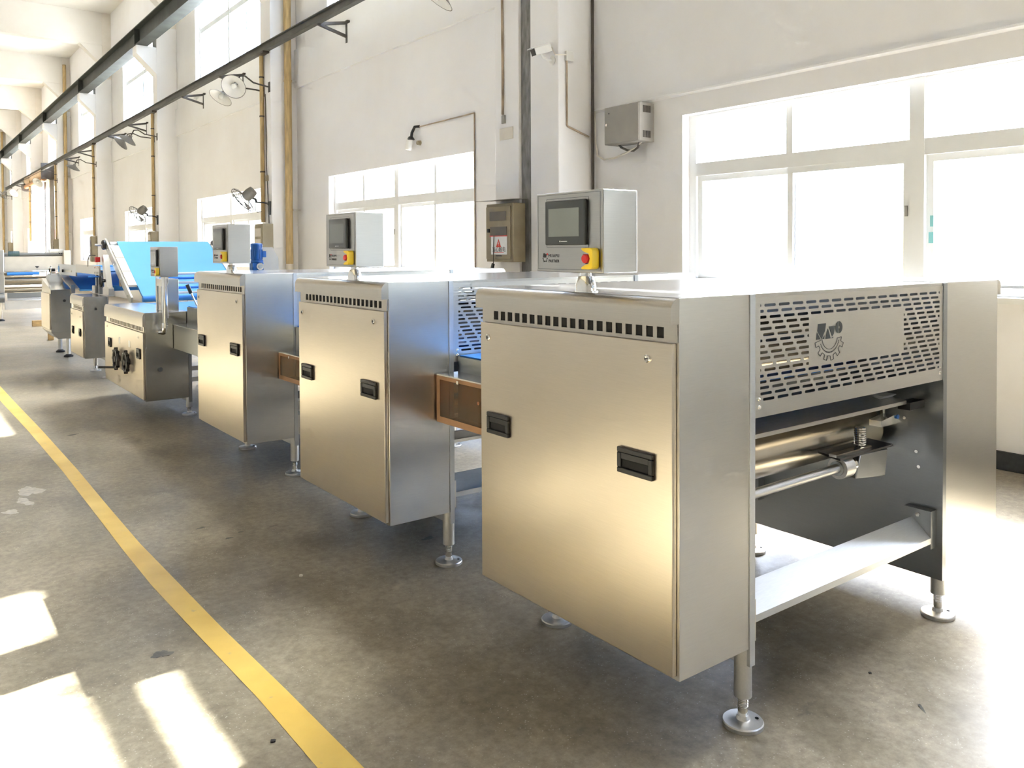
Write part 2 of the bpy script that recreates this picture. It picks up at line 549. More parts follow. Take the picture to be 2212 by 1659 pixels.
def wall_with_openings(name, x0, x1, openings, mat, label):
    """openings: list of (y0,y1,z0,z1) in one long wall along y; cells are cut on a grid"""
    ys = sorted({Y0, Y1, *[o[0] for o in openings], *[o[1] for o in openings]})
    zs = sorted({0.0, ZC, *[o[2] for o in openings], *[o[3] for o in openings]})
    mb = MB()
    for i in range(len(ys) - 1):
        run = None
        for j in range(len(zs) - 1):
            yc = (ys[i] + ys[i + 1]) / 2; zc = (zs[j] + zs[j + 1]) / 2
            hole = any(o[0] < yc < o[1] and o[2] < zc < o[3] for o in openings)
            if not hole:
                if run is None: run = [zs[j], zs[j + 1]]
                else: run[1] = zs[j + 1]
            if hole or j == len(zs) - 2:
                if run: mb.box(x0, x1, ys[i], ys[i + 1], run[0], run[1])
                run = None
    return tag(mb.build(name, mat), label, kind='structure')

ops = []
for k in range(-1, 9):
    y = BAY_Y[k]
    if k != DOOR_BAY: ops.append((y, y + WIN_W, *LOWZ))
    ops.append((y, y + WIN_W, *HIGHZ))
ops.append((DOOR_Y[0], DOOR_Y[1], 0.0, DOOR_Z))
wall_with_openings('wall_right', XW, XW + .26, ops, 'wall_white', 'white plastered factory wall pierced by two rows of windows')
lops = []
for k in range(-1, 9):
    y = BAY_Y[k]
    if False: lops.append((y, y + WIN_W, 5.5, 7.5))
wall_with_openings('wall_left', XL - .26, XL, lops, 'wall_shade', 'plain unseen wall, darkened to cut bounced light, on the far side of the aisle')
tag(box(XL - .26, XW + .26, Y1, Y1 + .25, 0, ZC).build('wall_back', 'wall_cream'), 'plain cream end wall at the far end of the hall', kind='structure')
tag(box(XL - .26, XW + .26, Y0 - .25, Y0, 0, ZC).build('wall_front', 'wall_shade'), 'plain unseen end wall, darkened to cut bounced light, behind the photographer', kind='structure')
tag(box(XL - .26, XW + .26, Y0 - .25, Y1 + .25, ZC, ZC + .2).build('ceiling', 'ceiling_white'), 'off-white concrete ceiling slab between the roof beams', kind='structure')
tag(box(4.42, 60, -40, 140, -0.3, -0.15).build('ground', 'tarmac'), 'pale paved yard outside the windows', kind='structure')

# columns of the window wall -------------------------------------------------
COLS = [(12.72, 13.10), (20.45, 20.85), (28.15, 28.55), (35.9, 36.3), (43.6, 44.0), (51.3, 51.7), (59.0, 59.4), (66.7, 67.1)]
ORD = ['second', 'third', 'fourth', 'fifth', 'sixth', 'seventh', 'eighth', 'ninth']
def column(y0, y1, label, corbel=True):
    c = thing('column', label, None, (XF, y0, 0), kind='structure')
    w = y1 - y0
    box(0, XW - XF, 0, w, 0, 7.15).build('shaft', 'wall_white', c, bevel=0.01)
    box(0.22, XW - XF - .001, 0, w, 7.151, ZC - .002).build('upper_shaft', 'wall_cream', c)
    if corbel:
        MB().prism([(0.0, 5.95), (-0.47, 6.42), (-0.47, 6.62), (0.0, 6.62)], 'y', 0, w).build('corbel', 'wall_white', c)
    return c
for (a, b), o in zip(COLS, ORD):
    column(a, b, 'white square column with sloped corbel, %s along the window wall' % o)
column(4.84, 5.30, 'white column carrying the security camera, near side of the rough grey joint')
column(5.50, 5.94, 'white column behind the khaki meter box, far side of the rough grey joint')
column(-3.2, -2.8, 'white column beyond the picture edge of the window wall')
column(-10.9, -10.5, 'white column at the end of the window wall behind the photographer')
tag(box(3.70, XW, 5.30, 5.50, 0, 7.0).build('trim_1', 'plaster_joint'), 'rough grey mortar joint running up between two white columns', kind='structure')
# ring beam and drip edge on the wall
for i, (a, b) in enumerate([(-2.8, 4.84), (5.94, 12.72)] + [(COLS[j][1], COLS[j + 1][0]) for j in range(5)]):
    z0 = 2.945 if i == 0 else 4.42
    if i == 0:
        tag(MB().prism([(XW, 2.955), (XW - .035, 2.945), (XW - .035, 2.93), (XW, 2.915)], 'y', a, b).build('trim_%d' % (i + 2), 'wall_white'),
            'thin moulded ledge above the large window beside the grey cabinet', kind='structure')
    else:
        tag(box(XW - .05, XW, a, b, 4.42, 5.10).build('trim_%d' % (i + 2), 'wall_white'),
            'white ring beam on the wall of the %s bay' % ['', 'second', 'third', 'fourth', 'fifth', 'sixth', 'seventh'][i], kind='structure')
tag(box(XW - .03, XW, -2.8, 4.84, 0, .121).build('baseboard_right', 'rubber_black'), 'black skirting strip along the foot of the window wall', kind='structure')
tag(box(XW - .04, XW, -.75, 3.69, 1.11, 1.15).build('trim_20', 'window_white'), 'white sill board under the large window', kind='structure')

# ceiling beams --------------------------------------------------------------
for y, o in zip([5.1] + [c[0] for c in COLS], ['first'] + ORD):
    mb = MB()
    mb.prism([(XF + .218, 8.25), (XL, 8.25), (XL, ZC - .002), (XF + .218, ZC - .002)], 'y', y, y + .40)
    mb.prism([(XF + .218, 8.249), (XF + .218, 7.62), (XF - .45, 8.249)], 'y', y + .02, y + .37)
    tag(mb.build('ceiling_beam', 'ceiling_white'), 'off-white roof beam over the %s column line' % o, kind='structure')
for i, x in enumerate((-9.0, -4.5, 0.0)):
    tag(box(x, x + .25, Y0, Y1, 8.75, ZC).build('ceiling_beam', 'ceiling_white'), 'slim lengthwise roof rib, %s from the window wall' % ['third', 'second', 'first'][i], kind='structure')

# windows ----------------------------------------------------------------------
def low_window(n, y0, label):
    x0, x1 = XW + .10, XW + .16
    z0, z1 = LOWZ
    w = thing('window_%d' % n, label, None, (0, y0, 0), kind='structure')
    W = WIN_W
    f = MB()
    f.box(x0, x1, 0, W, z0, z0 + .06); f.box(x0, x1, 0, W, z1 - .06, z1)
    f.box(x0, x1, 0, .08, z0 + .06, z1 - .06); f.box(x0, x1, W - .08, W, z0 + .06, z1 - .06)
    f.box(x0 - .005, x1 - .004, .081, W - .081, 2.165, 2.285)
    f.box(x0 - .010, x1 + .004, W / 2 - .055, W / 2 + .055, z0 + .001, z1 - .001)
    for q in (.25, .75):
        f.box(x0, x1, W * q - .03, W * q + .03, 2.285, z1 - .06)
    f.build('frame', 'window_white', w)
    # top lights
    xs = [.08, W * .25 - .03, W * .25 + .03, W / 2 - .055, W / 2 + .055, W * .75 - .03, W * .75 + .03, W - .08]
    for i in range(4):
        box(x0 + .025, x0 + .031, xs[2 * i], xs[2 * i + 1], 2.285, z1 - .06).build('pane', 'dimmed_glass', w)
    # sliding sashes: two per half
    for h0, h1 in ((.08, W / 2 - .055), (W / 2 + .055, W - .08)):
        mid = (h0 + h1) / 2
        for a, b, xo in ((h0, mid + .03, 0.0), (mid - .03, h1, .028)):
            s = MB(); xa = x0 + .002 + xo; xb = xa + .026
            t = .05
            s.box(xa, xb, a, b, z0 + .06, z0 + .06 + t); s.box(xa, xb, a, b, 2.165 - t, 2.165)
            s.box(xa, xb, a, a + t, z0 + .06 + t, 2.165 - t); s.box(xa, xb, b - t, b, z0 + .06 + t, 2.165 - t)
            so_ = s.build('sash', 'window_white', w)
            box(xa + .010, xa + .015, a + t, b - t, z0 + .06 + t, 2.165 - t).build('pane', 'dimmed_glass', so_)
            box(xa - .012, xa, a + .015, a + .035, 1.72, 1.80).build('latch', 'grey_box', so_)
    return w
def high_window(n, y0, label, first=False, x=XW + .10):
    w = thing('window_%d' % n, label, None, (0, y0, 0), kind='structure')
    W = WIN_W; x0, x1 = x, x + .06
    z0, z1 = HIGHZ
    f = MB()
    f.box(x0, x1, 0, W, z1 - .06, z1)
    if first:
        f.box(x0, x1, .08, 3.12, z0, z0 + .02); f.box(x0, x1, 3.12, W - .08, z0, 5.77); f.box(x0 + .004, x1 - .004, 3.40, 3.74, 5.77, z1 - .06)  # wide post and raised sill added out of view to shape sun patches
    else:
        f.box(x0, x1, .08, W - .08, z0, z0 + .10)
    f.box(x0, x1, 0, .08, z0, z1 - .06); f.box(x0, x1, W - .08, W, z0, z1 - .06)
    f.box(x0 - .004, x1 + .004, .081, W - .081, 6.68, 6.80)
    f.box(x0 - .008, x1 + .008, W / 2 - .05, W / 2 + .05, z0 + .001, z1 - .001)
    for q in (.25, .75):
        f.box(x0 + .006, x1 - .006, W * q - .025, W * q + .025, z0 + .02, 6.68)
    f.build('frame', 'window_white', w)
    xs = [.08, W * .25 - .025, W * .25 + .025, W / 2 - .05, W / 2 + .05, W * .75 - .025, W * .75 + .025, W - .08]
    for i in range(4):
        box(x0 + .025, x0 + .031, xs[2 * i], xs[2 * i + 1], z0 + .02, 6.68).build('pane', 'window_glass', w)
    for a, b in ((.08, W / 2 - .05), (W / 2 + .05, W - .08)):
        box(x0 + .025, x0 + .031, a, b, 6.80, z1 - .06).build('pane', 'window_glass', w)
n = 1
NW = {0: 'beside the nearest machine', 1: 'in the bay beyond the grey joint', 2: 'in the bay with the second wall fan', 3: 'in the fourth bay', 4: 'in the fifth bay',
      6: 'in the seventh bay', 7: 'in the eighth bay', 8: 'in the last bay', -1: 'behind the photographer', 5: 'above the roller shutter opening'}
for k in range(-1, 9):
    if k != DOOR_BAY:
        low_window(n, BAY_Y[k], 'wide white sliding window with top lights ' + NW[k]); n += 1
st = [o for o in COL.objects if o.name == 'window_2'][0]
box(XW + .088, XW + .0895, 2.02, 2.07, 1.52, 1.60).build('sticker', 'cyan_film', st, label='small pale cyan sticker on the glass')
box(XW + .088, XW + .0895, 2.01, 2.06, 1.64, 1.72).build('sticker', 'cyan_film', st, label='small pale cyan sticker on the glass')
for k in range(-1, 9):
    high_window(n, BAY_Y[k], 'high clerestory window ' + NW[k], first=(k == 0)); n += 1
for k in range(0, 3):
    portal('portal_low_%d' % k, XW + .20, BAY_Y[k] + WIN_W / 2, sum(LOWZ) / 2, WIN_W, LOWZ[1] - LOWZ[0], -1)
    portal('portal_high_%d' % k, XW + .20, BAY_Y[k] + WIN_W / 2, sum(HIGHZ) / 2, WIN_W, HIGHZ[1] - HIGHZ[0], -1)

# yellow floor line --------------------------------------------------------------
pts = [(-3.5, -.79, -.68), (0.0, -.815, -.705), (.6, -.82, -.715), (1.1, -.825, -.73), (1.7, -.85, -.755), (2.3, -.872, -.77), (2.9, -.875, -.785),
       (3.6, -.872, -.785), (4.7, -.868, -.78), (6.3, -.885, -.79), (8.0, -.92, -.815), (12, -.96, -.85), (30, -1.0, -.88), (75, -1.05, -.90)]
mb = MB()
for i in range(len(pts) - 1):
    (ya, la, ra), (yb, lb, rb) = pts[i], pts[i + 1]
    mb.add([(la, ya, .0015), (ra, ya, .0015), (rb, yb, .0015), (lb, yb, .0015)], [(0, 1, 2, 3)])
tag(mb.build('floor_line', 'line_yellow'), 'worn yellow aisle line painted on the concrete', kind='structure')

# ================================================================== big machines
ML = 0.963
def roller_handle(parent, y0, y1, z0, z1, x):
    """black recessed pull: rounded frame with a hollow"""
    f = MB()
    t = .016; d = .012
    f.box(x - d, x, y0, y1, z0, z0 + t); f.box(x - d, x, y0, y1, z1 - t, z1)
    f.box(x - d, x, y0, y0 + t, z0 + t, z1 - t); f.box(x - d, x, y1 - t, y1, z0 + t, z1 - t)
    h = f.build('handle', 'black_plastic', parent, bevel=.003, label='black recessed plastic pull')
    b = MB(); b.box(x - .004, x - .0006, y0 + t, y1 - t, z0 + t, z1 - t)
    b.build('recess_shade', 'shade_black', h)  # shade of the hollow painted as a black plate
    g = MB(); g.box(x - .010, x - .004, y0 + t, y1 - t, z1 - t - .020, z1 - t)
    g.build('grip', 'black_plastic', h, bevel=.002)
    return h
def lock(parent, y, z, x, r=.0125):
    b = MB().lathe([(r, 0), (r, .004), (r * .8, .006), (r * .55, .006), (r * .55, .003), (0.0001, .003)], (x, y, z), (-1, 0, 0), 20)
    l = b.build('lock', 'chrome', parent, label='small round chrome lock')
    box(x - .0055, x - .003, y - r * .4, y + r * .4, z - r * .12, z + r * .12).build('key_slot', 'black_plastic', l)
def vent_strip(parent, y0, y1, z0, z1, x, n, ya, yb, za, zb):
    m = MB(); pitch = (yb - ya) / n; w = pitch * .64
    xs = x - .006
    m.box(xs, x - .001, y0, y1, z0, za); m.box(xs, x - .001, y0, y1, zb, z1)
    edges = [y0]
    for i in range(n):
        c = ya + pitch * (i + .5); edges += [c - w / 2, c + w / 2]
    edges.append(y1)
    for i in range(0, len(edges), 2):
        m.box(xs, x - .001, edges[i], edges[i + 1], za, zb)
    v = m.build('vent_strip', 'steel_shaded', parent)
    box(x - .0012, x - .0004, ya - .01, yb + .01, za - .004, zb + .004).build('vent_backing', 'shade_black', v, label='black sheet painted as the shade behind the vent slots')  # black sheet stands in for shade inside the vents
    return v
def leg(parent, x, y, ztop, zrod=.09):
    l = MB().cyl((x, y, zrod), (x, y, ztop), .0275, n=24).build('leg', 'steel_satin', parent, bevel=.002)
    MB().cyl((x, y, .02), (x, y, zrod), .0155, n=18).build('threaded_rod', 'chrome', l)
    for k in range(6):
        MB().torus((x, y, zrod - .006 - k * .005), (0, 0, 1), .0155, .0016, n=16, k=5).build('thread', 'chrome', l)
    MB().lathe([(.064, 0), (.064, .011), (.061, .0145), (.026, .0165), (.021, .019), (.0185, .032), (.0001, .032)], (x, y, 0), n=32).build('foot', 'steel_satin', l)
    MB().cyl((x + .038, y - .024, .0155), (x + .038, y - .024, .0170), .0060, n=10).build('foot_hole_shade', 'shade_black', l)  # black disc painting the dark inside a hole
    box(x - .004, x + .004, y - .028, y - .022, ztop - .06, ztop - .052).build('set_screw', 'chrome', l)

def cab_profile(x_in, zb, zt, cap_x, cap_z, rad, s=1):
    """end profile in (x,z): body from x=0 inward to x_in, cap overhanging by cap_x; s=-1 mirrors"""
    return [(0, zb), (0, zt), (x_in, zt), (x_in, zb)]
def cap_profile(zt, cap_x, cap_z, rad):
    rx = min(rad, cap_x)
    return [(-.0003, cap_z), (-cap_x, cap_z)] + [(-cap_x + rx + rx * math.cos(R(a)), zt - rad + rad * math.sin(R(a))) for a in (180, 168, 156, 144, 132, 120, 108, 90)] + [(-.0003, zt)]

def perforated(parent, x0, x1, z0, z1, y, hx0, hx1, hz0, hz1, blank=None, rows=17, pitch=.0745, gap=.0155, sh=.0092, shift=.0136, ph=0.0):
    """sheet with staggered slots cut through; built as solid bands and bridges round real holes"""
    m = MB(); th = .0015
    cur = z0
    def slab(pp):
        m.prism(pp, 'y', y, y + th)
    dz = (hz1 - hz0) / (rows - 1)
    for r in range(rows):
        zc = hz0 + dz * r
        a, b = zc - sh / 2, zc + sh / 2
        slab([(x0, cur), (x1, cur), (x1, a), (x0, a)])
        cur = b
        off = (shift * (rows - 1 - r) + ph) % pitch
        segs = [(hx0, hx1)]
        if blank and blank[2] - .004 < zc < blank[3] + .004:
            segs = [(hx0, blank[0]), (blank[1], hx1)]
        holes = []
        for s0, s1 in segs:
            x = hx0 - pitch + off
            while x < s1:
                h0, h1 = max(x, s0), min(x + pitch - gap, s1)
                if h1 - h0 > .004: holes.append((h0, h1, h0 == x, h1 == x + pitch - gap))
                x += pitch
        prev = x0; prevround = False
        rr = sh / 2
        for h0, h1, rl, rt in holes + [(x1, x1, False, False)]:
            pp = []
            # left side of the bridge = right end of the previous hole
            if prevround: pp += [(prev - rr + rr * math.cos(R(t)), zc + rr * math.sin(R(t))) for t in (90, 45, 0, -45, -90)]
            else: pp += [(prev, b), (prev, a)]
            if rl: pp += [(h0 + rr + rr * math.cos(R(t)), zc + rr * math.sin(R(t))) for t in (270, 225, 180, 135, 90)]
            else: pp += [(h0, a), (h0, b)]
            slab(pp)
            prev = h1; prevround = rt
    slab([(x0, cur), (x1, cur), (x1, z1), (x0, z1)])
    m.box(x0, x1, y, y + .022, z0 - .004, z0)
    p = m.build('perforated_panel', 'steel', parent, label='slotted steel guard panel')
    for xx in (x0 + .022, x1 - .022):
        for zz in (z0 + .028, z0 + .052):
            MB().lathe([(.007, 0), (.007, .002), (.005, .005), (.0001, .006)], (xx, y, zz), (0, -1, 0), 12).build('screw', 'chrome', p)
    return p

def emblem(parent, y):
    """the maker's mark: two slanted bars with cuts, a split disc and a toothed half ring"""
    def flat(name, polys, mat='print_dark'):
        m = MB()
        for pp in polys: m.prism(pp, 'y', y - .0012, y - .0002)
        return m.build(name, mat, parent)
    flat('logo_bar', [[(.672, 1.1845), (.698, 1.1845), (.6765, 1.208)], [(.684, 1.2365), (.729, 1.2365), (.7235, 1.211), (.7165, 1.203), (.704, 1.1845), (.6795, 1.213)],
                      [(.708, 1.1845), (.718, 1.1845), (.7205, 1.196)]])
    flat('logo_bar', [[(.727, 1.1835), (.757, 1.1835), (.741, 1.218), (.7335, 1.207)], [(.746, 1.2246), (.784, 1.2246), (.775, 1.197), (.766, 1.190)], [(.760, 1.1835), (.772, 1.1838), (.7725, 1.1885)]])
    c = (.808, 1.2182); r = .0205
    L_ = [(c[0] - .0025, c[1] - r)] + [(c[0] + r * math.cos(R(a)), c[1] + r * math.sin(R(a))) for a in range(262, 97, -12)] + [(c[0] - .0025, c[1] + r), (c[0] - .0025, c[1] + .006), (c[0] - .006, c[1]), (c[0] - .0025, c[1] - .006)]
    R_ = [(2 * c[0] - p[0], p[1]) for p in L_]
    flat('logo_disc', [L_, R_])
    cx, cz = .752, 1.190
    ring = []
    def ribbon(path, w=.0016):
        for (ax, az), (bx, bz) in zip(path[:-1], path[1:]):
            dx, dz = bx - ax, bz - az; l = math.hypot(dx, dz)
            if l < 1e-6: continue
            nx, nz = -dz / l * w / 2, dx / l * w / 2
            ring.append([(ax - nx, az - nz), (bx - nx, bz - nz), (bx + nx, bz + nz), (ax + nx, az + nz)])
    def pol(rad, a): return (cx + rad * math.cos(R(a)), cz + rad * .92 * math.sin(R(a)))
    inner = [pol(.046, a) for a in range(190, 356, 10)]
    ribbon(inner)
    outer = [inner[0]]; nteeth = 6; span = 166 / nteeth
    for t in range(nteeth):
        a = 190 + span * t
        outer += [pol(.088, a + 1), pol(.088, a + span * .46), pol(.071, a + span * .52), pol(.071, a + span * .98)]
    outer.append(inner[-1])
    ribbon(outer)
    flat('logo_gear', ring)
    m = MB()
    for i, ch in enumerate(range(22)):   # row of tiny illegible characters following the ring
        a = 205 + 136 * i / 21
        px, pz = pol(.058, a)
        m.prism([(px - .0016, pz - .0022), (px + .0008, pz - .0022), (px + .0016, pz + .0022), (px - .0008, pz + .0022)], 'y', y - .001, y - .0002)
    m.build('logo_lettering', 'print_dark', parent)

def roller_machine(label, group):
    t = thing('sheeting_machine', label, 'machine', (0, 0, 0), group=group)
    L = ML; zt = 1.35; zb = .252
    MB().prism(cab_profile(.317, zb, zt, .035, 1.275, .032), 'y', 0, L).build('cabinet', 'steel', t, bevel=.0015)
    p2 = [(2.034 - a, b) for a, b in cab_profile(.460, zb, zt, .030, 1.285, .028)]
    MB().prism(p2, 'y', 0, L).build('cabinet', 'steel', t, bevel=.0015)
    MB().prism(cap_profile(zt, .035, 1.275, .036), 'y', 0, L).build('top_cap', 'steel_shaded', t)
    MB().prism([(2.034 - a, b) for a, b in cap_profile(zt, .030, 1.285, .030)], 'y', 0, L).build('top_cap', 'steel_shaded', t)
    for x0, x1, z in ((.3175, .342, .197), (1.545, 1.5735, .160)):
        box(x0, x1, -.004, L + .004, z, zt - .002).build('side_plate', 'steel_dark' if x0 > 1 else 'aluminium', t)
    vent_strip(t, .004, L - .004, 1.222, 1.274, 0.0, 20, .045, .895, 1.232, 1.264)
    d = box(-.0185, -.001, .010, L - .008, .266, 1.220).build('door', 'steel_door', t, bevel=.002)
    roller_handle(d, .078, .222, .815, .893, -.0185)
    roller_handle(d, .775, .905, .815, .893, -.0185)
    lock(d, .105, 1.170, -.0185); lock(d, .905, 1.166, -.0185)
    box(.342, 1.545, .0, L, 1.338, 1.3495).build('top_cover', 'steel_top', t)
    box(-.004, .3165, .004, L - .004, 1.3503, 1.3512).build('top_sheet', 'steel_top', t)
    box(1.5745, 2.03, .004, L - .004, 1.3503, 1.3512).build('top_sheet', 'steel_top', t)
    pa = perforated(t, .343, 1.544, .968, 1.338, .0, .372, 1.518, 1.018, 1.312, (.632, 1.243, 1.108, 1.262), ph=.02)
    emblem(pa, 0.0)
    perforated(t, .343, 1.544, .968, 1.338, L - .026, .372, 1.518, 1.018, 1.312, None, ph=.02)
    # cross beams (bent channel)
    for y, s in ((.02, 1), (L - .02, -1)):
        m = MB()
        m.prism([(y, .335), (y + s * .075, .405), (y + s * .079, .401), (y + s * .006, .331)], 'x', .343, 1.500)
        m.prism([(y, .335), (y + s * .006, .331), (y + s * .006, .312), (y, .312)], 'x', .343, 1.500)
        bm_ = m.build('cross_beam', 'aluminium', t)
        box(1.500, 1.544, min(y, y + s * .11), max(y, y + s * .11), .29, .44).build('beam_bracket', 'steel_dark', bm_)
        box(.3425, .352, min(y - s * .02, y + s * .03), max(y - s * .02, y + s * .03), .27, .40).build('beam_bracket', 'steel', bm_)
        for bz in (.315, .42):
            MB().cyl((1.50, y + s * .05, bz), (1.49, y + s * .05, bz), .009, n=6).build('bolt', 'chrome', bm_)
    for x in (.330, 1.585):
        for y in (.032, L - .032):
            leg(t, x, y, .30)
    # working parts seen through the open end
    MB().cyl((.343, .30, .735), (1.49, .30, .735), .088, n=48).build('gauge_roller', 'roller_steel', t)
    MB().cyl((1.49, .30, .735), (1.544, .30, .735), .035, n=24).build('roller_journal', 'steel_dark', t)
    MB().cyl((.343, .66, .735), (1.49, .66, .735), .088, n=48).build('gauge_roller', 'roller_steel', t)
    m = MB(); m.hexa([(.343, .085, .868), (1.43, .085, .868), (1.43, .40, .930), (.343, .40, .930)], [(.343, .085, .882), (1.43, .085, .882), (1.43, .40, .936), (.343, .40, .936)])
    m.build('scraper_tray', 'steel', t)
    MB().prism([(.12, .905), (.30, .905), (.26, .865), (.18, .862)], 'x', 1.33, 1.42).build('nylon_block', 'nylon_white', t)
    box(1.43, 1.544, .07, .12, .845, .875).build('latch_arm', 'black_plastic', t)
    # lower drive shaft with collar and spring
    MB().cyl((.343, .12, .672), (1.0, .12, .676), .0165, n=20).build('drive_shaft', 'steel_satin', t)
    c = MB().cyl((1.0, .12, .676), (1.06, .12, .676), .040, n=28).build('shaft_collar', 'steel_satin', t)
    MB().cyl((.993, .12, .676), (1.0005, .12, .676), .027, n=24).build('collar_bore', 'steel_dark', c)
    MB().cyl((1.06, .12, .676), (1.10, .12, .676), .024, n=24).build('coupling', 'chrome', t)
    MB().prism([(1.09, .625), (1.30, .600), (1.32, .705), (1.12, .712)], 'y', .10, .155).build('gear_bracket', 'steel_dark', t, bevel=.004)
    MB().hexa([(.96, .085, .716), (1.33, .085, .716), (1.35, .20, .716), (1.00, .20, .716)], [(.96, .085, .724), (1.33, .085, .724), (1.35, .20, .724), (1.00, .20, .724)]).build('adjuster_plate', 'black_plastic', t)
    box(.96, 1.20, .10, .13, .7245, .7345).build('adjuster_slide', 'chrome', t)
    for k in range(8):
        MB().torus((1.17, .13, .740 + k * .0085), (0, 0, 1), .019, .0038, n=18, k=6).build('spring_coil', 'chrome', t)
    MB().hexa([(1.27, .10, .795), (1.42, .10, .795), (1.42, .15, .795), (1.27, .15, .795)], [(1.27, .10, .818), (1.37, .10, .830), (1.37, .15, .830), (1.27, .15, .818)]).build('tension_wedge', 'chrome', t)
    MB().lathe([(.009, 0), (.009, .006), (.0001, .009)], (1.385, .10, .822), (0, -1, 0), 12).build('blue_plug', 'motor_blue', t)
    box(1.39, 1.405, .16, .172, .80, .93).build('guide_rod', 'chrome', t)
    for q in ((.10, .66), (.09, .60), (.15, .79)):
        MB().cyl((1.545, q[0], q[1]), (1.538, q[0], q[1]), .007, n=8).build('bolt', 'chrome', t)
    box(.36, 1.53, .34, .93, .985, 1.0).build('inner_belt', 'belt_blue', t)
    for yy, zz in ((.25, 1.10), (.55, 1.15)):
        MB().cyl((.343, yy, zz), (1.545, yy, zz), .06, n=28).build('sheeting_roller', 'roller_steel', t)
    return t
G1 = 'row of roller cabinets along the production line'
m1 = roller_machine('large stainless steel roller machine nearest the camera, slotted end guard facing out', G1)
m1.location = (0, 0, 0)
m2 = copy_thing(m1, (-.008, 1.687, 0), 'second stainless roller machine, behind the nearest one and its tinted conveyor guard', scale=(1, 1.013, .996))
m3 = copy_thing(m1, (.024, 3.632, 0), 'third stainless roller machine, with the blue gear motor behind its control box', scale=(1, 1.016, .9935))

# ------------------------------------------------------------------ control panels
def control_panel(label, loc, film=False, pole=True):
    t = thing('control_panel', label, 'control panel', loc, group='touch-screen control boxes on the machines')
    wx, wy, z0, z1 = .148, .322, .064, .322
    xf = -wx / 2
    b = box(xf, wx / 2, -wy / 2, wy / 2, z0, z1).build('housing', 'steel_box', t, bevel=.003)
    if pole:
        MB().lathe([(.040, 0), (.040, .003), (.0335, .004), (.0335, .024), (.024, .050), (.0185, .051), (.0185, .064)], (0, 0, 0), n=32).build('swivel_base', 'chrome', t)
        for zz, r in ((.017, .0055), (.036, .004)):
            MB().cyl((.0, -.030, zz), (.0, -.036, zz), r, n=12).build('base_screw', 'steel_dark', t)
    U = lambda u: wy / 2 - u * wy          # u: 0 far edge .. 1 near edge
    V = lambda v: z1 - v * (z1 - z0)       # v: 0 top .. 1 bottom
    def outline(u0, u1, v0, v1, w=.0012):
        m = MB(); ya, yb, za, zb = U(u1), U(u0), V(v1), V(v0)
        x = (xf - .0005, xf - .0001)
        m.box(*x, ya, yb, za, za + w); m.box(*x, ya, yb, zb - w, zb); m.box(*x, ya, ya + w, za, zb); m.box(*x, yb - w, yb, za, zb)
        m.build('outline', 'print_dark', t)
    outline(.025, .965, .025, .965); outline(.165, .80, .075, .69)
    s = box(xf - .014, xf, U(.785), U(.185), V(.66), V(.105)).build('display', 'bezel_plastic', t, bevel=.004, label='dark touch-screen unit')
    box(xf - .0146, xf - .0138, U(.705), U(.245), V(.555), V(.205)).build('screen', 'screen_glass', s, label='blank grey screen')
    m = MB(); m.box(xf - .0146, xf - .0139, U(.43), U(.415), V(.622), V(.607)); m.box(xf - .0146, xf - .0139, U(.53), U(.44), V(.618), V(.611))
    m.build('screen_mark', 'print_white', s)
    if film:
        m = MB(); random.seed(int(loc[1] * 100)); nn = 9
        vs = [(xf - .0155 - random.random() * .004, U(.20 + .57 * i / nn), V(.11 + .54 * j / nn)) for j in range(nn + 1) for i in range(nn + 1)]
        m.add(vs, [(j * (nn + 1) + i, j * (nn + 1) + i + 1, (j + 1) * (nn + 1) + i + 1, (j + 1) * (nn + 1) + i) for j in range(nn) for i in range(nn)])
        m.build('protective_film', 'clear_film', s, label='crumpled clear film over the screen')
    # emergency stop
    cy, cz = U(.855), V(.825)
    pp = [(cy + .020, cz + .033), (cy - .018, cz + .033)] + arc(cy - .018, cz + .021, .012, 90, 180, 4)
    pp += arc(cy - .018, cz - .021, .012, 180, 270, 4) + [(cy + .020, cz - .033), (cy + .020, cz - .027), (cy + .006, cz - .020)]
    pp += [(cy - .012, cz - .016), (cy - .018, cz), (cy - .012, cz + .016)]
    pp += [(cy + .006, cz + .020), (cy + .020, cz + .027)]
    g = MB().prism(pp, 'x', xf - .030, xf - .001).build('stop_guard', 'yellow_plastic', t, bevel=.0015, label='yellow shroud round the stop button')
    MB().lathe([(.010, 0), (.010, .018), (.0145, .020), (.0145, .030), (.011, .034), (.0001, .035)], (xf, cy + .004, cz), (-1, 0, 0), 24).build('stop_button', 'red_plastic', g, label='red mushroom button')
    # maker's print
    k = .022
    lx = xf - .0002
    m = MB()
    a0 = U(.115); zz = V(.79)
    for o in (0, -.0085):
        m.prism([(a0 + .004 + o, zz - .007 - abs(o) * .1), (a0 - .0035 + o, zz - .007), (a0 - .0055 + o, zz + .007 + o * .35), (a0 + .002 + o, zz + .007 + o * .35)], 'x', lx - .0006, lx)
    m.build('logo_bar', 'print_black', t)
    MB().lathe([(.0036, 0), (.0036, .0006)], (lx, a0 - .0185, zz + .004), (-1, 0, 0), 14).build('logo_disc', 'print_red', t)
    m = MB(); c = (a0 - .007, zz - .010)
    for i in range(7):
        aa = 180 + 30 * i; ro = .013 if i % 2 == 0 else .011
        q = [(c[0] + rr * math.cos(R(an)), c[1] + rr * math.sin(R(an))) for rr, an in ((.0085, aa - 9), (ro, aa - 9), (ro, aa + 9), (.0085, aa + 9))]
        m.prism(q, 'x', lx - .0006, lx)
    m.build('logo_gear', 'print_black', t)
    text_mesh('lettering', 'HUAPU', .0145, 'print_black', t, face_minus_x(lx - .0003, U(.275), V(.795)), spacing=1.25)
    text_mesh('lettering', 'PARThER', .0135, 'print_black', t, face_minus_x(lx - .0003, U(.275), V(.862)), spacing=1.0)
    m = MB()
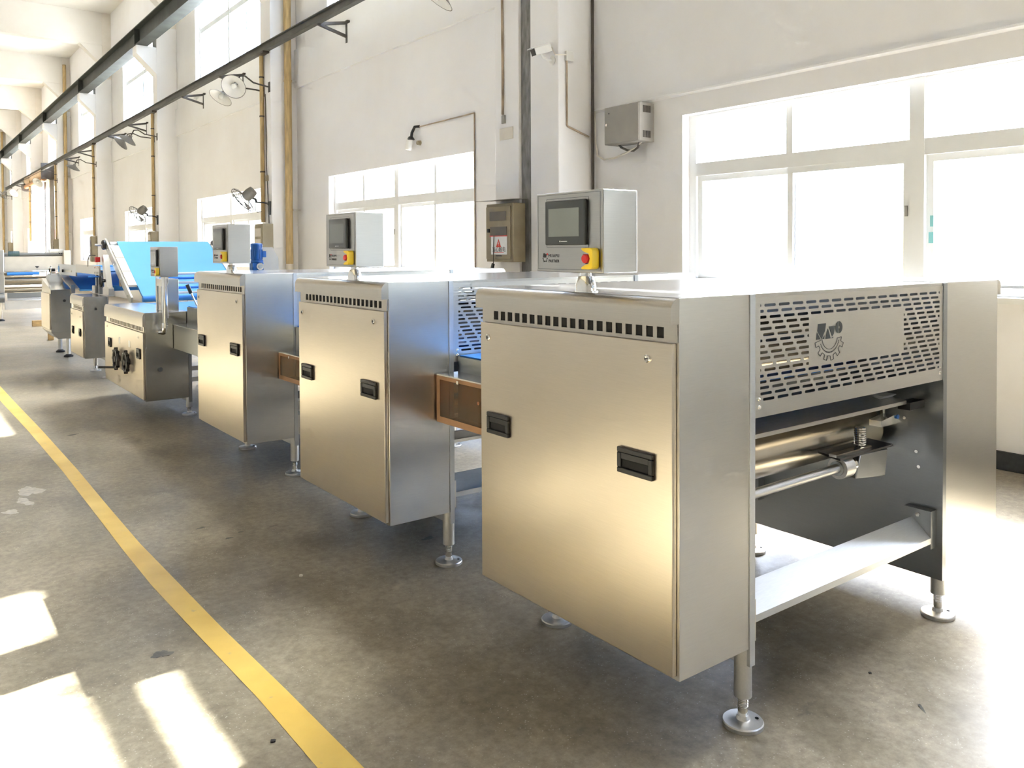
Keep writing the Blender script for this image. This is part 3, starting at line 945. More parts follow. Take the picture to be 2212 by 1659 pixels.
    for i, (dz, dl) in enumerate(((.012, .020), (.006, .017), (-.006, .012), (-.012, .015), (-.017, .010))):
        m.box(lx - .0006, lx, cy + .024, cy + .024 + dl, cz + dz, cz + dz + .0022)
    m.build('stop_lettering', 'print_black', t)
    return t
control_panel('steel touch-screen control box on a swivel base atop the nearest machine', (.03, .425, 1.3512))
control_panel('steel control box with film-covered screen on the second machine', (.025, 2.085, 1.3458), film=True)
control_panel('steel control box on the third machine, in front of the blue motor', (.05, 3.97, 1.3424), film=True)

# ------------------------------------------------------------------ bridging conveyors with tinted side guards
def bridge(label, y0, y1, z0=.695, z1=.91, acrylic=True):
    t = thing('bridge_conveyor', label, 'conveyor', (0, y0, 0), group='short belt conveyors bridging the machines')
    D = y1 - y0
    x = .235
    if acrylic:
        g = box(x, x + .005, 0, D, z0, z1).build('side_guard', 'brown_acrylic', t, label='tinted brown clear guard')
        m = MB(); w = .028
        m.box(x - .002, x - .0002, 0, D, z0, z0 + w); m.box(x - .002, x - .0002, 0, D, z1 - w * .6, z1)
        m.box(x - .002, x - .0002, 0, w, z0 + w, z1 - w * .6); m.box(x - .002, x - .0002, D - w, D, z0 + w, z1 - w * .6)
        m.build('guard_border', 'shutter_orange', g, label='copper-coloured border strip')
        for yy in (.18, D - .18):
            box(x - .006, x - .002, yy - .008, yy + .008, z1 - .02, z1 - .006).build('hinge', 'chrome', g)
    else:
        box(x, x + .005, 0, D, z0, z1).build('side_guard', 'steel_dark', t)
    box(x, .36, 0, D, z1, z1 + .006).build('top_ledge', 'steel_top', t)
    box(x + .005, .36, 0, D, z0 - .0, z0 + .004).build('bottom_ledge', 'steel_dark', t)
    box(.352, .362, 0, D, z0 - .02, .985).build('side_frame', 'steel_dark', t)
    box(1.525, 1.535, 0, D, z0 - .02, .985).build('side_frame', 'steel_dark', t)
    box(.364, 1.523, 0, D, .985, .992).build('belt', 'belt_blue', t)
    box(.364, 1.523, .01, D - .01, z0 + .03, z0 + .036).build('belt_return', 'belt_blue', t)
    for yy in (.12, D - .12):
        MB().cyl((.364, yy, z0 + .14), (1.523, yy, z0 + .14), .045, n=24).build('belt_roller', 'chrome', t)
    # drive parts behind the guard
    box(.270, .350, D * .30, D * .52, z0 + .05, z0 + .15).build('gearbox', 'motor_white', t, bevel=.006)
    MB().cyl((.262, D * .42, z0 + .10), (.350, D * .42, z0 + .10), .03, n=20).build('sprocket', 'chrome', t)
    for q in ((.62, .06), (.62, .15), (.72, .10), (.25, .17)):
        MB().cyl((.330, D * q[0], z0 + q[1]), (.352, D * q[0], z0 + q[1]), .008, n=8).build('bolt', 'chrome', t)
    box(.40, .46, D * .35, D * .60, z0 - .10, z0).build('hanger', 'steel_dark', t)
    box(.45, 1.52, D * .45, D * .50, z0 - .10, z0 - .05).build('cross_tie', 'steel_satin', t)
    return t
bridge('blue belt conveyor with tinted brown guard between the first and second machines', .969, 1.676)
bridge('blue belt conveyor with tinted brown guard between the second and third machines', 2.669, 3.620, .655, .825)
bridge('dark steel bridge conveyor between the third machine and the low one', 4.62, 6.112, .62, .83, acrylic=False)

# ------------------------------------------------------------------ blue gear motor on the third machine
def gear_motor(label, loc, mat, axis_up=True):
    t = thing('gear_motor', label, 'motor', loc)
    box(-.16, .16, -.07, .07, 0, .012).build('base_plate', 'steel', t)
    m = MB().cyl((0, 0, .13), (0, 0, .30), .062, n=28)
    m.build('motor_body', mat, t, bevel=.006)
    for k in range(10):
        a = 2 * math.pi * k / 10
        MB().bar((.062 * math.cos(a), .062 * math.sin(a), .14), (.062 * math.cos(a), .062 * math.sin(a), .25), .006, .012, (math.cos(a), math.sin(a), 0)).build('cooling_fin', mat, t)
    MB().lathe([(.066, 0), (.066, .035), (.050, .045), (.0001, .046)], (0, 0, .275), n=28).build('fan_cowl', mat, t)
    box(.045, .100, -.035, .035, .16, .23).build('terminal_box', mat, t, bevel=.004)
    MB().cyl((-.0, 0, .105), (0, 0, .13), .072, n=28).build('flange', mat, t)
    b = box(-.065, .065, -.055, .055, .012, .105).build('gearbox', mat, t, bevel=.012)
    MB().cyl((.02, -.056, .058), (.02, -.066, .058), .040, n=28).build('output_ring', 'cream_paint', b)
    MB().cyl((.02, -.066, .058), (.02, -.070, .058), .022, n=24).build('output_shaft', 'steel_dark', b)
    return t
gm = gear_motor('blue gear motor standing behind the third machine, right of its control box', (.60, 5.02, 1.32), 'motor_blue')
gm.scale = (.72, .72, .72)
box(-.16, .16, -.07, .07, -.452, 0).build('motor_stand', 'steel', gm)
t = thing('end_guard', 'pale cream pentagonal plate standing beside the blue motor', 'guard', (.665, 5.10, .9935))
MB().prism([(0, 0), (.15, 0), (.15, .43), (.10, .525), (0, .525)], 'y', 0, .012).build('plate', 'cream_paint', t)
box(0, .15, .012, .05, 0, .008).build('foot_flange', 'cream_paint', t)

# ------------------------------------------------------------------ the low machine with hand wheels
def handwheel(parent, x, y, z, r=.085):
    h = MB().torus((x - .035, y, z), (1, 0, 0), r, .016, n=32, k=10).build('hand_wheel', 'black_plastic', parent, label='black hand wheel')
    MB().lathe([(.030, 0), (.034, .03), (.022, .05), (.0001, .052)], (x, y, z), (-1, 0, 0), 20).build('hub', 'black_plastic', h)
    for k in range(3):
        a = R(90 + 120 * k)
        MB().bar((x - .035, y, z), (x - .035, y + r * math.cos(a), z + r * math.sin(a)), .018, .012, (1, 0, 0)).build('spoke', 'black_plastic', h)
    for k in range(8):
        a = R(45 * k)
        MB().lathe([(.012, -.016), (.014, 0), (.012, .016)], (x - .035, y + (r + .012) * math.cos(a), z + (r + .012) * math.sin(a)), (1, 0, 0), 10).build('grip_lobe', 'black_plastic', h)
    return h
M4Y = 6.13; M4L = 1.62
t = thing('laminating_machine', 'low stainless machine with two black hand wheels on its door', 'machine', (0, M4Y, 0))
zt = .945; zb = .165
MB().prism(cab_profile(.365, zb, zt, .022, .825, .050), 'y', 0, M4L).build('cabinet', 'steel_mid', t, bevel=.0015)
MB().prism([(1.9 - a, b) for a, b in cab_profile(.365, zb, zt, .022, .825, .050)], 'y', 0, M4L).build('cabinet', 'steel_mid', t, bevel=.0015)
MB().prism(cap_profile(zt, .022, .825, .055), 'y', 0, M4L).build('top_cap', 'steel_shaded', t)
box(.366, .392, -.004, M4L, .12, zt - .01).build('side_plate', 'steel_dark', t)
box(1.508, 1.534, -.004, M4L, .12, zt - .01).build('side_plate', 'steel_dark', t)
vent_strip(t, .02, M4L - .10, .772, .824, 0, 26, .06, 1.42, .780, .816)
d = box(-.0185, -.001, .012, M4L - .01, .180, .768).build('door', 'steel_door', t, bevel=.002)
roller_handle(d, .10, .22, .53, .62, -.0185); roller_handle(d, 1.30, 1.41, .53, .62, -.0185)
lock(d, .17, .72, -.0185, .010); lock(d, 1.48, .73, -.0185, .010)
handwheel(d, -.0185, .93, .455); handwheel(d, -.0185, .52, .465)
MB().cyl((-.05, .93, .37), (-.19, 1.02, .375), .011, n=14).build('crank_grip', 'black_plastic', d)
box(-.0195, -.0186, .90, .97, .60, .66).build('scale_label', 'print_white', d); box(-.0195, -.0186, .49, .56, .60, .66).build('scale_label', 'print_white', d)
box(.0, .36, .006, M4L - .006, zt + .0003, zt + .0012).build('top_sheet', 'steel_top', t)
box(.392, 1.508, .02, M4L - .02, .925, .938).build('top_belt', 'belt_blue', t)
for x in (.379, 1.52):
    for y in (.05, M4L - .05): leg(t, x, y, .25, .07)
for z in (.30, .40):
    box(.392, 1.508, .03, .06, z, z + .04).build('cross_beam', 'aluminium', t)
MB().cyl((.12, -.004, .44), (.12, -.012, .44), .02, n=14).build('end_bolt', 'steel_dark', t)
box(.19, .33, .16, .40, zt + .0012, 1.235).build('sensor_housing', 'steel_mid', t, bevel=.003, label='upright steel housing on the top')
box(.185, .19, .18, .21, .95, 1.17).build('housing_slot', 'steel_dark', t); box(.185, .19, .33, .36, .95, 1.17).build('housing_slot', 'steel_dark', t)
lv = MB().cyl((.47, .04, .955), (.40, .04, 1.12), .008, n=12).build('lever', 'chrome', t, label='steel lever with black knob')
MB().cyl((.405, .04, 1.105), (.372, .04, 1.185), .017, n=16).build('lever_knob', 'black_plastic', lv)
box(.44, .50, .0, .08, .942, .985).build('lever_bracket', 'steel_dark', t)

# control box on a bent chrome pipe
pc = control_panel('steel control box on a bent chrome pipe at the low machine', (.125, M4Y - .16, 1.205), film=True, pole=False)
pc.rotation_euler = (0, 0, 0)
MB().tube([(0, 0, .072), (0, 0, -.36), (0, .004, -.385), (0, .02, -.41), (0, .045, -.425), (0, .08, -.43), (0, .158, -.43)], .022, n=20).build('support_pipe', 'chrome', pc)
MB().cyl((0, 0, .045), (0, 0, .064), .030, n=24).build('pipe_flange', 'chrome', pc)
MB().cyl((0, 0, -.385), (0, 0, -.34), .028, n=24).build('pipe_socket', 'chrome', pc)
MB().cyl((-.05, .03, -.425), (-.01, .03, -.425), .012, n=16).build('clamp_screw', 'chrome', pc)
MB().tube([(.03, 0, .064), (.032, 0, .02), (.018, 0, -.02), (.026, 0, -.30)], .005, n=8).build('cable', 'cable_white', pc)

# ------------------------------------------------------------------ machine with two handles, further on
M5Y = 8.96; M5L = .82
t = thing('feed_cabinet', 'narrow steel cabinet with two dark pulls under the inclined conveyor', 'machine', (0, M5Y, 0))
zt5 = .965
MB().prism(cab_profile(.235, .25, zt5, .020, .86, .045), 'y', 0, M5L).build('cabinet', 'steel_mid', t, bevel=.0015)
MB().prism(cap_profile(zt5, .020, .86, .05), 'y', 0, M5L).build('top_cap', 'steel_shaded', t)
box(.236, .255, 0, M5L, .20, zt5 - .01).build('side_plate', 'steel_dark', t)
vent_strip(t, .02, M5L - .12, .80, .85, 0, 14, .10, .62, .808, .842)
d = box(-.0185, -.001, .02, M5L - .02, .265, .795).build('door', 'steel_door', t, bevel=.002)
roller_handle(d, .12, .21, .50, .59, -.0185); roller_handle(d, .58, .67, .50, .59, -.0185)
lock(d, .14, .73, -.0185, .010); lock(d, .70, .735, -.0185, .010)
MB().cyl((.12, -.006, .82), (.12, 0, .82), .014, n=14).build('end_bolt', 'black_plastic', t)
box(1.56, 1.80, 0, M5L, .25, zt5).build('cabinet', 'steel_mid', t)
for x in (.246, 1.57):
    for y in (.05, M5L - .05): leg(t, x, y, .26, .07)
box(.255, 1.56, .1, .14, .35, .42).build('cross_beam', 'aluminium', t)
t_m5 = t

# inclined conveyor with sky blue belt
t = thing('inclined_conveyor', 'steep conveyor with a wide sky-blue belt behind the low machine', 'conveyor', (0, 0, 0))
ya, za, yb, zb_ = 8.40, .985, 9.66, 1.610
xl, xr = .50, 1.62
def slope(y): return za + (zb_ - za) * (y - ya) / (yb - ya)
nv = Vector((0, -(zb_ - za), yb - ya)).normalized()
pl = MB()
prof = [(ya, za), (yb, zb_)]
pl.hexa([(xl, ya, za - .03), (xr, ya, za - .03), (xr, yb, zb_ - .03), (xl, yb, zb_ - .03)], [(xl, ya, za), (xr, ya, za), (xr, yb, zb_), (xl, yb, zb_)])
pl.build('belt', 'belt_sky', t, label='smooth sky-blue belt')
MB().cyl((xl, yb + .02, zb_ - .042), (xr, yb + .02, zb_ - .042), .046, n=28).build('head_roller', 'belt_sky', t)
MB().cyl((xl, ya - .005, za - .035), (xr, ya - .005, za - .035), .038, n=28).build('tail_roller', 'belt_blue', t)
MB().cyl((xl - .08, yb + .02, zb_ - .042), (xl, yb + .02, zb_ - .042), .040, n=24).build('roller_end', 'motor_white', t)
for i, (x0, x1) in enumerate(((xl - .10, xl - .005), (xr + .005, xr + .10))):
    for k in range(3):
        u0, u1 = .18 + k * .25, .18 + (k + 1) * .25 - .012
        y0_, y1_ = ya + (yb - ya) * u0, ya + (yb - ya) * u1
        MB().hexa([(x0, y0_, slope(y0_) - .02), (x1, y0_, slope(y0_) - .02), (x1, y1_, slope(y1_) - .02), (x0, y1_, slope(y1_) - .02)],
                  [(x0, y0_, slope(y0_) + .005), (x1, y0_, slope(y0_) + .005), (x1, y1_, slope(y1_) + .005), (x0, y1_, slope(y1_) + .005)]).build('edge_cover', 'cream_paint', t)
    xs = xl - .125 if i == 0 else xr + .10
    r_ = MB().bar((xs + .012, ya + .0, za - .06), (xs + .012, yb + .12, zb_ + .0), .022, .10).build('side_rail', 'steel_satin', t)
    for k in range(4):
        yy = ya + .1 + k * .35
        MB().cyl((xs - .001, yy, slope(yy) - .05), (xs - .012, yy, slope(yy) - .05), .012, n=6).build('bolt', 'chrome', r_)
    b = MB().lathe([(.055, -.02), (.062, 0), (.055, .02)], (xs - .02, yb + .05, zb_ - .04), (1, 0, 0), 8).build('bearing_block', 'black_plastic', t)
    MB().cyl((xs - .12, yb + .05, zb_ - .04), (xs - .02, yb + .05, zb_ - .04), .014, n=14).build('shaft_stub', 'steel_satin', b)
    # upright standing on the cabinets
    xa, xb = (.27, .33) if i == 0 else (1.66, 1.72)
    MB().prism([(9.02, .968), (9.36, .968), (9.36, 1.05), (9.26, 1.07), (9.40, 1.43), (9.30, 1.45), (9.10, 1.07), (9.02, 1.05)], 'x', xa, xb).build('upright', 'steel', t)
box(.22, .27, 9.48, 9.54, 1.36, 1.42).build('stop_box', 'red_plastic', t, label='small red stop box on the rail')
MB().tube([(.24, 9.60, 1.44), (.20, 9.75, 1.44), (.19, 9.8, 1.38), (.19, 9.8, 1.30)], .006, n=8).build('stop_cable', 'cable_dark', t)
hw = MB().torus((.22, 9.2, 1.14), (1, 0, 0), .07, .010, n=28, k=8).build('tension_wheel', 'black_plastic', t)
MB().cyl((.22, 9.2, 1.14), (.27, 9.2, 1.14), .02, n=14).build('hub', 'black_plastic', hw)
MB().cyl((.22, 9.25, 1.19), (.10, 9.28, 1.19), .011, n=12).build('grip', 'motor_blue', hw)
box(.33, 1.66, 9.10, 9.28, 1.02, 1.08).build('underbelt_tray', 'belt_blue', t)
MB().lathe([(.05, 0), (.05, .09)], (.40, 9.05, 1.12), (1, 0, 0), 20).build('take_up_drum', 'ochre_roll', t)
for k, z in enumerate((1.03, 1.085, 1.14, 1.19, 1.24)):
    MB().cyl((.55, 7.92, z), (1.60, 7.92, z), .014, n=14).build('guard_bar', 'motor_white' if k % 2 == 0 else 'belt_blue', t)
for x in (.53, 1.58):
    box(x, x + .03, 7.90, 7.94, .95, 1.27).build('guard_post', 'steel_satin', t)

# horizontal arm conveyor
t = thing('arm_conveyor', 'level steel arm conveyor reaching out over the sloped blue belt', 'conveyor', (0, 0, 0))
box(.245, .262, 9.42, 11.0, 1.205, 1.315).build('side_rail', 'steel_satin', t)
box(.245, .262, 11.0, 12.45, 1.150, 1.305).build('rail_end', 'aluminium', t)
box(1.60, 1.617, 9.42, 12.45, 1.17, 1.31).build('side_rail', 'steel_satin', t)
box(.262, 1.60, 9.44, 12.3, 1.235, 1.25).build('belt', 'belt_blue', t)
MB().cyl((.24, 12.40, 1.23), (1.62, 12.40, 1.23), .05, n=24).build('nose_roller', 'belt_sky', t)
MB().cyl((.225, 12.0, 1.21), (.245, 12.0, 1.21), .022, n=14).build('bearing', 'black_plastic', t)
box(.235, .245, 11.3, 11.75, 1.20, 1.225).build('take_up_slot', 'nylon_white', t)
for y in (9.62, 9.45):
    box(.25, .30, y, y + .06, .97, 1.26).build('post', 'steel_dark', t)
    box(1.56, 1.61, y, y + .06, .97, 1.26).build('post', 'steel_dark', t)
for y in (9.46, 9.52, 9.64):
    for z in (1.23, 1.29):
        MB().cyl((.245, y, z), (.234, y, z), .013, n=8).build('bolt', 'chrome', t)
box(.22, .30, 9.56, 9.74, .97, 1.07).build('motor_box', 'steel_dark', t, bevel=.01)

# cutter cabinet with sloping lid + blue slope
t = thing('sloped_cabinet', 'steel cabinet with a sloping lid and chamfered foot, past the narrow cabinet', 'machine', (0, 11.45, 0))
D = .82
m = MB()
m.hexa([(0, 0, .36), (.26, 0, .36), (.26, D, .36), (0, D, .36)], [(0, 0, .95), (.26, 0, .95), (.26, D, 1.09), (0, D, 1.09)])
m.build('body', 'steel_mid', t, bevel=.002)
MB().prism([(0, .36), (.085, .265), (.26, .265), (.26, .36)], 'y', 0, D).build('chamfered_foot', 'steel_mid', t)
box(-.014, -.001, .02, D - .02, .40, .90).build('door', 'steel_door', t, bevel=.002)
MB().hexa([(.0, .0, .952), (.26, 0, .952), (.26, D, 1.092), (0, D, 1.092)], [(.0, .0, .958), (.26, 0, .958), (.26, D, 1.098), (0, D, 1.098)]).build('lid', 'steel_top', t)
MB().hexa([(.262, -.02, .95), (.36, -.02, .95), (.36, D + .5, 1.20), (.262, D + .5, 1.20)], [(.262, -.02, .965), (.36, -.02, .965), (.36, D + .5, 1.215), (.262, D + .5, 1.215)]).build('side_cover', 'cream_paint', t)
MB().hexa([(.362, -.02, .93), (1.60, -.02, .93), (1.60, D + .7, 1.24), (.362, D + .7, 1.24)], [(.362, -.02, .95), (1.60, -.02, .95), (1.60, D + .7, 1.26), (.362, D + .7, 1.26)]).build('sloped_belt', 'belt_sky', t)
box(.25, .30, -.05, 0, .90, 1.02).build('edge_stop', 'chrome', t)
MB().cyl((.17, -.004, .80), (.17, -.012, .80), .018, n=14).build('end_bolt', 'black_plastic', t)
MB().hexa([(.06, D - .28, 1.05), (.24, D - .28, 1.05), (.24, D + .05, 1.10), (.06, D + .05, 1.10)], [(.08, D - .20, 1.15), (.22, D - .20, 1.15), (.22, D, 1.17), (.08, D, 1.17)]).build('cam_cover', 'steel_dark', t)
w_ = MB().torus((.10, D - .1, 1.22), (1, 0, 0), .055, .012, n=24, k=8).build('valve_wheel', 'chrome', t)
MB().cyl((.08, D - .1, 1.22), (.16, D - .1, 1.22), .022, n=14).build('hub', 'black_plastic', w_)
box(1.60, 1.85, 0, D, .27, .95).build('far_cabinet', 'steel_mid', t)
for x in (.22, 1.62):
    for y in (.06, D - .06):
        c = MB().cyl((x, y, .04), (x, y, .27), .028, n=16).build('leg', 'steel_satin', t)
        MB().lathe([(.06, 0), (.06, .02), (.03, .04)], (x, y, 0), n=20).build('foot', 'black_plastic', c)
tag(box(.32, .40, 14.1, 14.2, 0, .135).build('wood_prop', 'wood', bevel=.004), 'small upright wooden block on the floor past the sloped steel cabinet', 'wood block', 'wood blocks')
t = tag(box(.46, .66, 17.2, 17.3, 0, .12).build('wood_block', 'wood', bevel=.004), 'short pale wood block lying on the floor by the far machine', 'wood block', 'wood blocks')

# dough sheeter at the far end (cream frame)
t = thing('dough_sheeter', 'cream-framed roller machine with blue roller at the far end of the line', 'machine', (.17, 19.2, 0))
t.scale = (1.095, 1, 1)
box(-.62, .01, -.05, .35, .60, 1.53).build('end_frame', 'steel', t, bevel=.01)
box(.02, 1.16, 0, .05, 1.07, 1.385).build('front_panel', 'cream_paint', t, label='plain cream front panel')
box(1.05, 1.18, -.05, .35, .35, 1.52).build('end_frame', 'cream_paint', t, bevel=.01)
MB().cyl((.02, .18, 1.43), (1.05, .18, 1.43), .045, n=24).build('top_roller', 'steel_dark', t)
mm = MB().cyl((.09, .06, 1.45), (.28, .06, 1.45), .055, n=20).build('drive_motor', 'motor_teal', t)
for k in range(6):
    MB().torus((.11 + k * .03, .06, 1.45), (1, 0, 0), .056, .004, n=18, k=6).build('cooling_fin', 'motor_teal', mm)
mm = MB().cyl((.80, .04, 1.505), (.97, .04, 1.505), .045, n=20).build('tension_motor', 'motor_white', t)
box(.97, 1.06, .0, .08, 1.44, 1.54).build('gear_head', 'motor_white', mm, bevel=.01)
for k in range(3):
    MB().cyl((.985 + k * .03, .0, 1.45), (.985 + k * .03, -.02, 1.45), .014, n=8).build('bolt', 'black_plastic', mm)
box(.02, 1.05, -.12, .02, 1.035, 1.062).build('feed_table', 'steel_top', t)
MB().cyl((.05, -.14, 1.015), (.60, -.14, 1.015), .032, n=20).build('blue_roller', 'belt_blue', t)
kn = MB().cyl((.57, -.10, 1.03), (.57, -.10, 1.15), .006, n=10).build('knob_stem', 'chrome', t)
MB().lathe([(.015, 0), (.035, .02), (.035, .03), (.0001, .035)], (.57, -.10, 1.14), n=14).build('knob', 'black_plastic', kn)
MB().cyl((.02, .05, .86), (1.05, .05, .86), .095, n=28).build('pressure_roller', 'roller_steel', t)
MB().cyl((.02, .10, .66), (1.05, .10, .66), .06, n=28).build('pressure_roller', 'roller_steel', t)
box(.06, 1.05, .02, .05, .48, .60).build('catch_tray', 'steel_dark', t)
box(.06, 1.05, -.02, .02, .44, .475).build('tray_lip', 'aluminium', t)
box(.02, 1.05, .0, .06, .24, .42).build('lower_beam', 'cream_paint', t)
for x in (-.05, .58, 1.10):
    for y in (0, .32):
        if x == .58: continue
        c = MB().cyl((x, y, .04), (x, y, .62), .03, n=16).build('leg', 'chrome', t)
        MB().lathe([(.06, 0), (.06, .02), (.03, .045)], (x, y, 0), n=18).build('foot', 'black_plastic', c)
MB().cyl((-.16, -.08, .50), (-.0, -.08, .50), .10, n=24).build('belt_pulley', 'steel_dark', t)

# ================================================================== on the window wall
# crane girder -------------------------------------------------------------------
t = thing('crane_girder', 'dark green-grey steel crane girder resting on the column corbels', 'girder', (0, 0, 0))
ya, yb = -3.1, 59.3
m = MB()
m.box(3.19, 3.47, ya, yb, 6.625, 6.650); m.box(3.322, 3.338, ya, yb, 6.650, 7.06); m.box(3.19, 3.47, ya, yb, 7.06, 7.085)
m.build('i_beam', 'crane_paint', t)
box(3.29, 3.37, ya, yb, 7.085, 7.16).build('crane_rail', 'crane_paint', t)
for y in [c[0] + .2 for c in COLS[:7]] + [5.1, 5.7]:
    for s in (3.26, 3.40):
        box(s - .065, s + .06, y - .008, y + .008, 6.652, 7.058).build('stiffener', 'crane_paint', t)
    box(3.20, 3.64, y - .12, y + .12, 6.618, 6.6245).build('bearing_plate', 'bracket_paint', t)

# conductor rail with brackets ----------------------------------------------------
t = thing('conductor_rail', 'grey steel rail carried along the wall by triangular brackets', 'rail', (0, 0, 0))
m = MB(); m.box(3.575, 3.665, -3, 54, 5.035, 5.05); m.box(3.612, 3.628, -3, 54, 5.05, 5.165); m.box(3.575, 3.665, -3, 54, 5.165, 5.18)
m.build('beam', 'rail_paint', t)
for y in (2.9, 10.57, 15.4, 18.1, 23.42, 26.13, 31.2, 33.93, 38.9, 42.1, 46.6, 49.4):
    b = MB(); b.box(4.10, 4.105 + .045, y - .03, y + .03, 4.80, 5.16)
    br = b.build('bracket', 'bracket_paint', t, label='triangular wall bracket')
    MB().bar((3.62, y, 5.125 - .10), (4.11, y, 5.12), .05, .045).build('top_arm', 'bracket_paint', br)
    MB().bar((3.64, y, 5.02), (4.11, y, 4.90), .045, .04).build('strut', 'bracket_paint', br)
for c in COLS[:6]:
    box(3.55, 3.666, c[0] + .05, c[0] + .35, 5.00, 5.035).build('column_clamp', 'bracket_paint', t)

# downpipes and conduits -----------------------------------------------------------
def downpipe(x, y, label, r=.065, z1=9.0, z0=1.25):
    t = thing('downpipe', label, 'pipe', (x, y, 0), group='ochre downpipes in the column corners')
    MB().cyl((0, 0, z0), (0, 0, z1), r, n=24).build('pipe', 'ochre_pipe', t)
    for z in (2.2, 4.5, 6.9):
        c = MB().cyl((0, 0, z), (0, 0, z + .03), r + .008, n=24).build('clip', 'ochre_pipe', t)
        box(-.01, XW - x, -.008, .008, z, z + .03).build('clip_arm', 'chrome', c)
    MB().cyl((0, 0, 0), (0, 0, z0), r + .003, n=24).build('lower_sleeve', 'cream_paint', t, label='pale sleeve at the foot of the pipe')
downpipe(3.945, 12.62, 'thick ochre downpipe in the corner of the second column')
downpipe(3.945, 35.82, 'thick ochre downpipe beside the roller shutter, far along the wall')
downpipe(3.945, 58.9, 'thick ochre downpipe at the far left end of the wall')
def conduit(y, label, zbox=2.003):
    t = thing('conduit', label, 'conduit', (3.625, y, 0), group='thin ochre conduits dropping from the rail')
    MB().cyl((0, 0, zbox), (0, 0, 4.995), .036, n=16).build('tube', 'ochre_pipe', t)
    for z in (2.9, 3.9, 4.6):
        MB().cyl((0, 0, z), (0, 0, z + .025), .044, n=16).build('clip', 'bracket_paint', t)
for (a, b), o in zip(COLS[:5], ORD):
    conduit(a + .33, 'thin ochre conduit on the front of the %s column' % o)

def switch_box(y0, y1, z0, z1, x0, label, style):
    t = thing('switch_box', label, 'switch box', (0, 0, 0), group='khaki switch boxes on the columns')
    b = box(x0, XF - .002, y0, y1, z0, z1).build('case', 'khaki_box', t, bevel=.006)
    box(x0 - .012, x0, y0 + .015, y1 - .01, z0 + .03, z1 - .03).build('door', 'khaki_box', t, bevel=.003)
    h = z1 - z0
    for za, zb in ((.60, .86), (.27, .52)):
        box(x0 - .016, x0 - .0115, y0 + .06, y1 - .05, z0 + za * h, z0 + zb * h).build('window', style, t)
    return t
switch_box(12.66, 13.04, 1.40, 1.965, 3.47, 'khaki switch box with two pale windows on the second column', 'cream_paint')
switch_box(20.5, 20.84, 1.42, 1.99, 3.50, 'khaki switch box behind the chrome-pipe control box', 'cream_paint')
switch_box(28.2, 28.5, 1.15, 1.99, 3.50, 'tall khaki switch box on the fourth column', 'khaki_window')
switch_box(35.95, 36.25, 1.40, 2.0, 3.50, 'small brown switch box beside the roller shutter', 'khaki_window')
switch_box(51.35, 51.68, 1.30, 2.0, 3.45, 'far khaki meter box above the cream-framed machine', 'khaki_window')

# meter box beside the grey joint, with canopy and warning sign
t = thing('meter_box', 'khaki electric meter box with warning sign beside the grey joint', 'meter box', (0, 0, 0))
box(3.50, XF - .002, 5.39, 5.88, 1.355, 1.985).build('case', 'khaki_box', t, bevel=.006)
d = box(3.488, 3.50, 5.43, 5.872, 1.385, 1.955).build('door', 'khaki_box', t, bevel=.004)
box(3.484, 3.4885, 5.50, 5.80, 1.80, 1.90).build('window', 'khaki_window', d); box(3.484, 3.4885, 5.49, 5.79, 1.64, 1.735).build('window', 'khaki_window', d)
box(3.470, 3.488, 5.80, 5.83, 1.675, 1.715).build('latch', 'black_plastic', d)
s = box(3.4845, 3.488, 5.485, 5.775, 1.435, 1.630).build('warning_sign', 'print_white', t, label='white sign with red warning triangle')
box(3.4842, 3.488, 5.485, 5.80, 1.630, 1.643).build('sign_band', 'print_red', s)
MB().prism([(5.59, 1.515), (5.68, 1.515), (5.635, 1.605)], 'x', 3.4832, 3.4845).build('warning_triangle', 'print_red', s)
MB().prism([(5.640, 1.587), (5.627, 1.552), (5.637, 1.554), (5.630, 1.520), (5.647, 1.560), (5.637, 1.559)], 'x', 3.4826, 3.4832).build('lightning_bolt', 'print_white', s)
text_mesh('lettering', '当心触电', .062, 'print_black', s, face_minus_x(3.4838, 5.63, 1.487))
box(3.4838, 3.4845, 5.54, 5.72, 1.455, 1.459).build('small_print', 'print_red', s)
box(3.4838, 3.488, 5.585, 5.685, 1.416, 1.424).build('small_print', 'print_black', d)
MB().hexa([(3.44, 5.34, 2.02), (XF, 5.34, 2.03), (XF, 6.02, 2.03), (3.44, 6.02, 2.02)], [(3.44, 5.34, 2.024), (XF, 5.34, 2.034), (XF, 6.02, 2.034), (3.44, 6.02, 2.024)]).build('canopy', 'grey_box', t)
t = thing('hanging_lead', 'black cable with a plug hanging below the meter box', 'cable', (3.47, 5.70, 0))
MB().tube([(0, 0, 1.64), (-.003, .005, 1.5), (0, .01, 1.36), (0, .015, 1.33)], .005, n=8).build('cord', 'cable_dark', t)
MB().bar((0, .015, 1.335), (0, .055, 1.24), .022, .03).build('plug', 'black_plastic', t)

# grey ventilated cabinet on the near wall
t = thing('wall_cabinet', 'grey steel cabinet with louvred side, hung high near the large window', 'cabinet', (0, 0, 0))
xa = 3.95
box(xa, XW - .002, 3.985, 4.46, 2.525, 2.895).build('case', 'grey_box', t, bevel=.004)
box(xa - .010, xa, 3.99, 4.455, 2.53, 2.89).build('door', 'grey_box', t, bevel=.003)
for z0 in (2.56, 2.80):
    for k in range(6):
        box(xa + .05 + k * .018, xa + .060 + k * .018, 3.980, 3.986, z0, z0 + .065).build('louvre', 'cable_dark', t)
MB().cyl((xa - .010, 4.42, 2.72), (xa - .020, 4.42, 2.72), .014, n=14).build('lock', 'chrome', t)
MB().cyl((xa - .010, 4.39, 2.83), (xa - .014, 4.39, 2.83), .006, n=10).build('rivet', 'black_plastic', t)
def cable(name, path, r, mat, label, cat='cable'):
    return tag(MB().tube(path, r, n=8).build(name, mat), label, cat, 'wall cables')
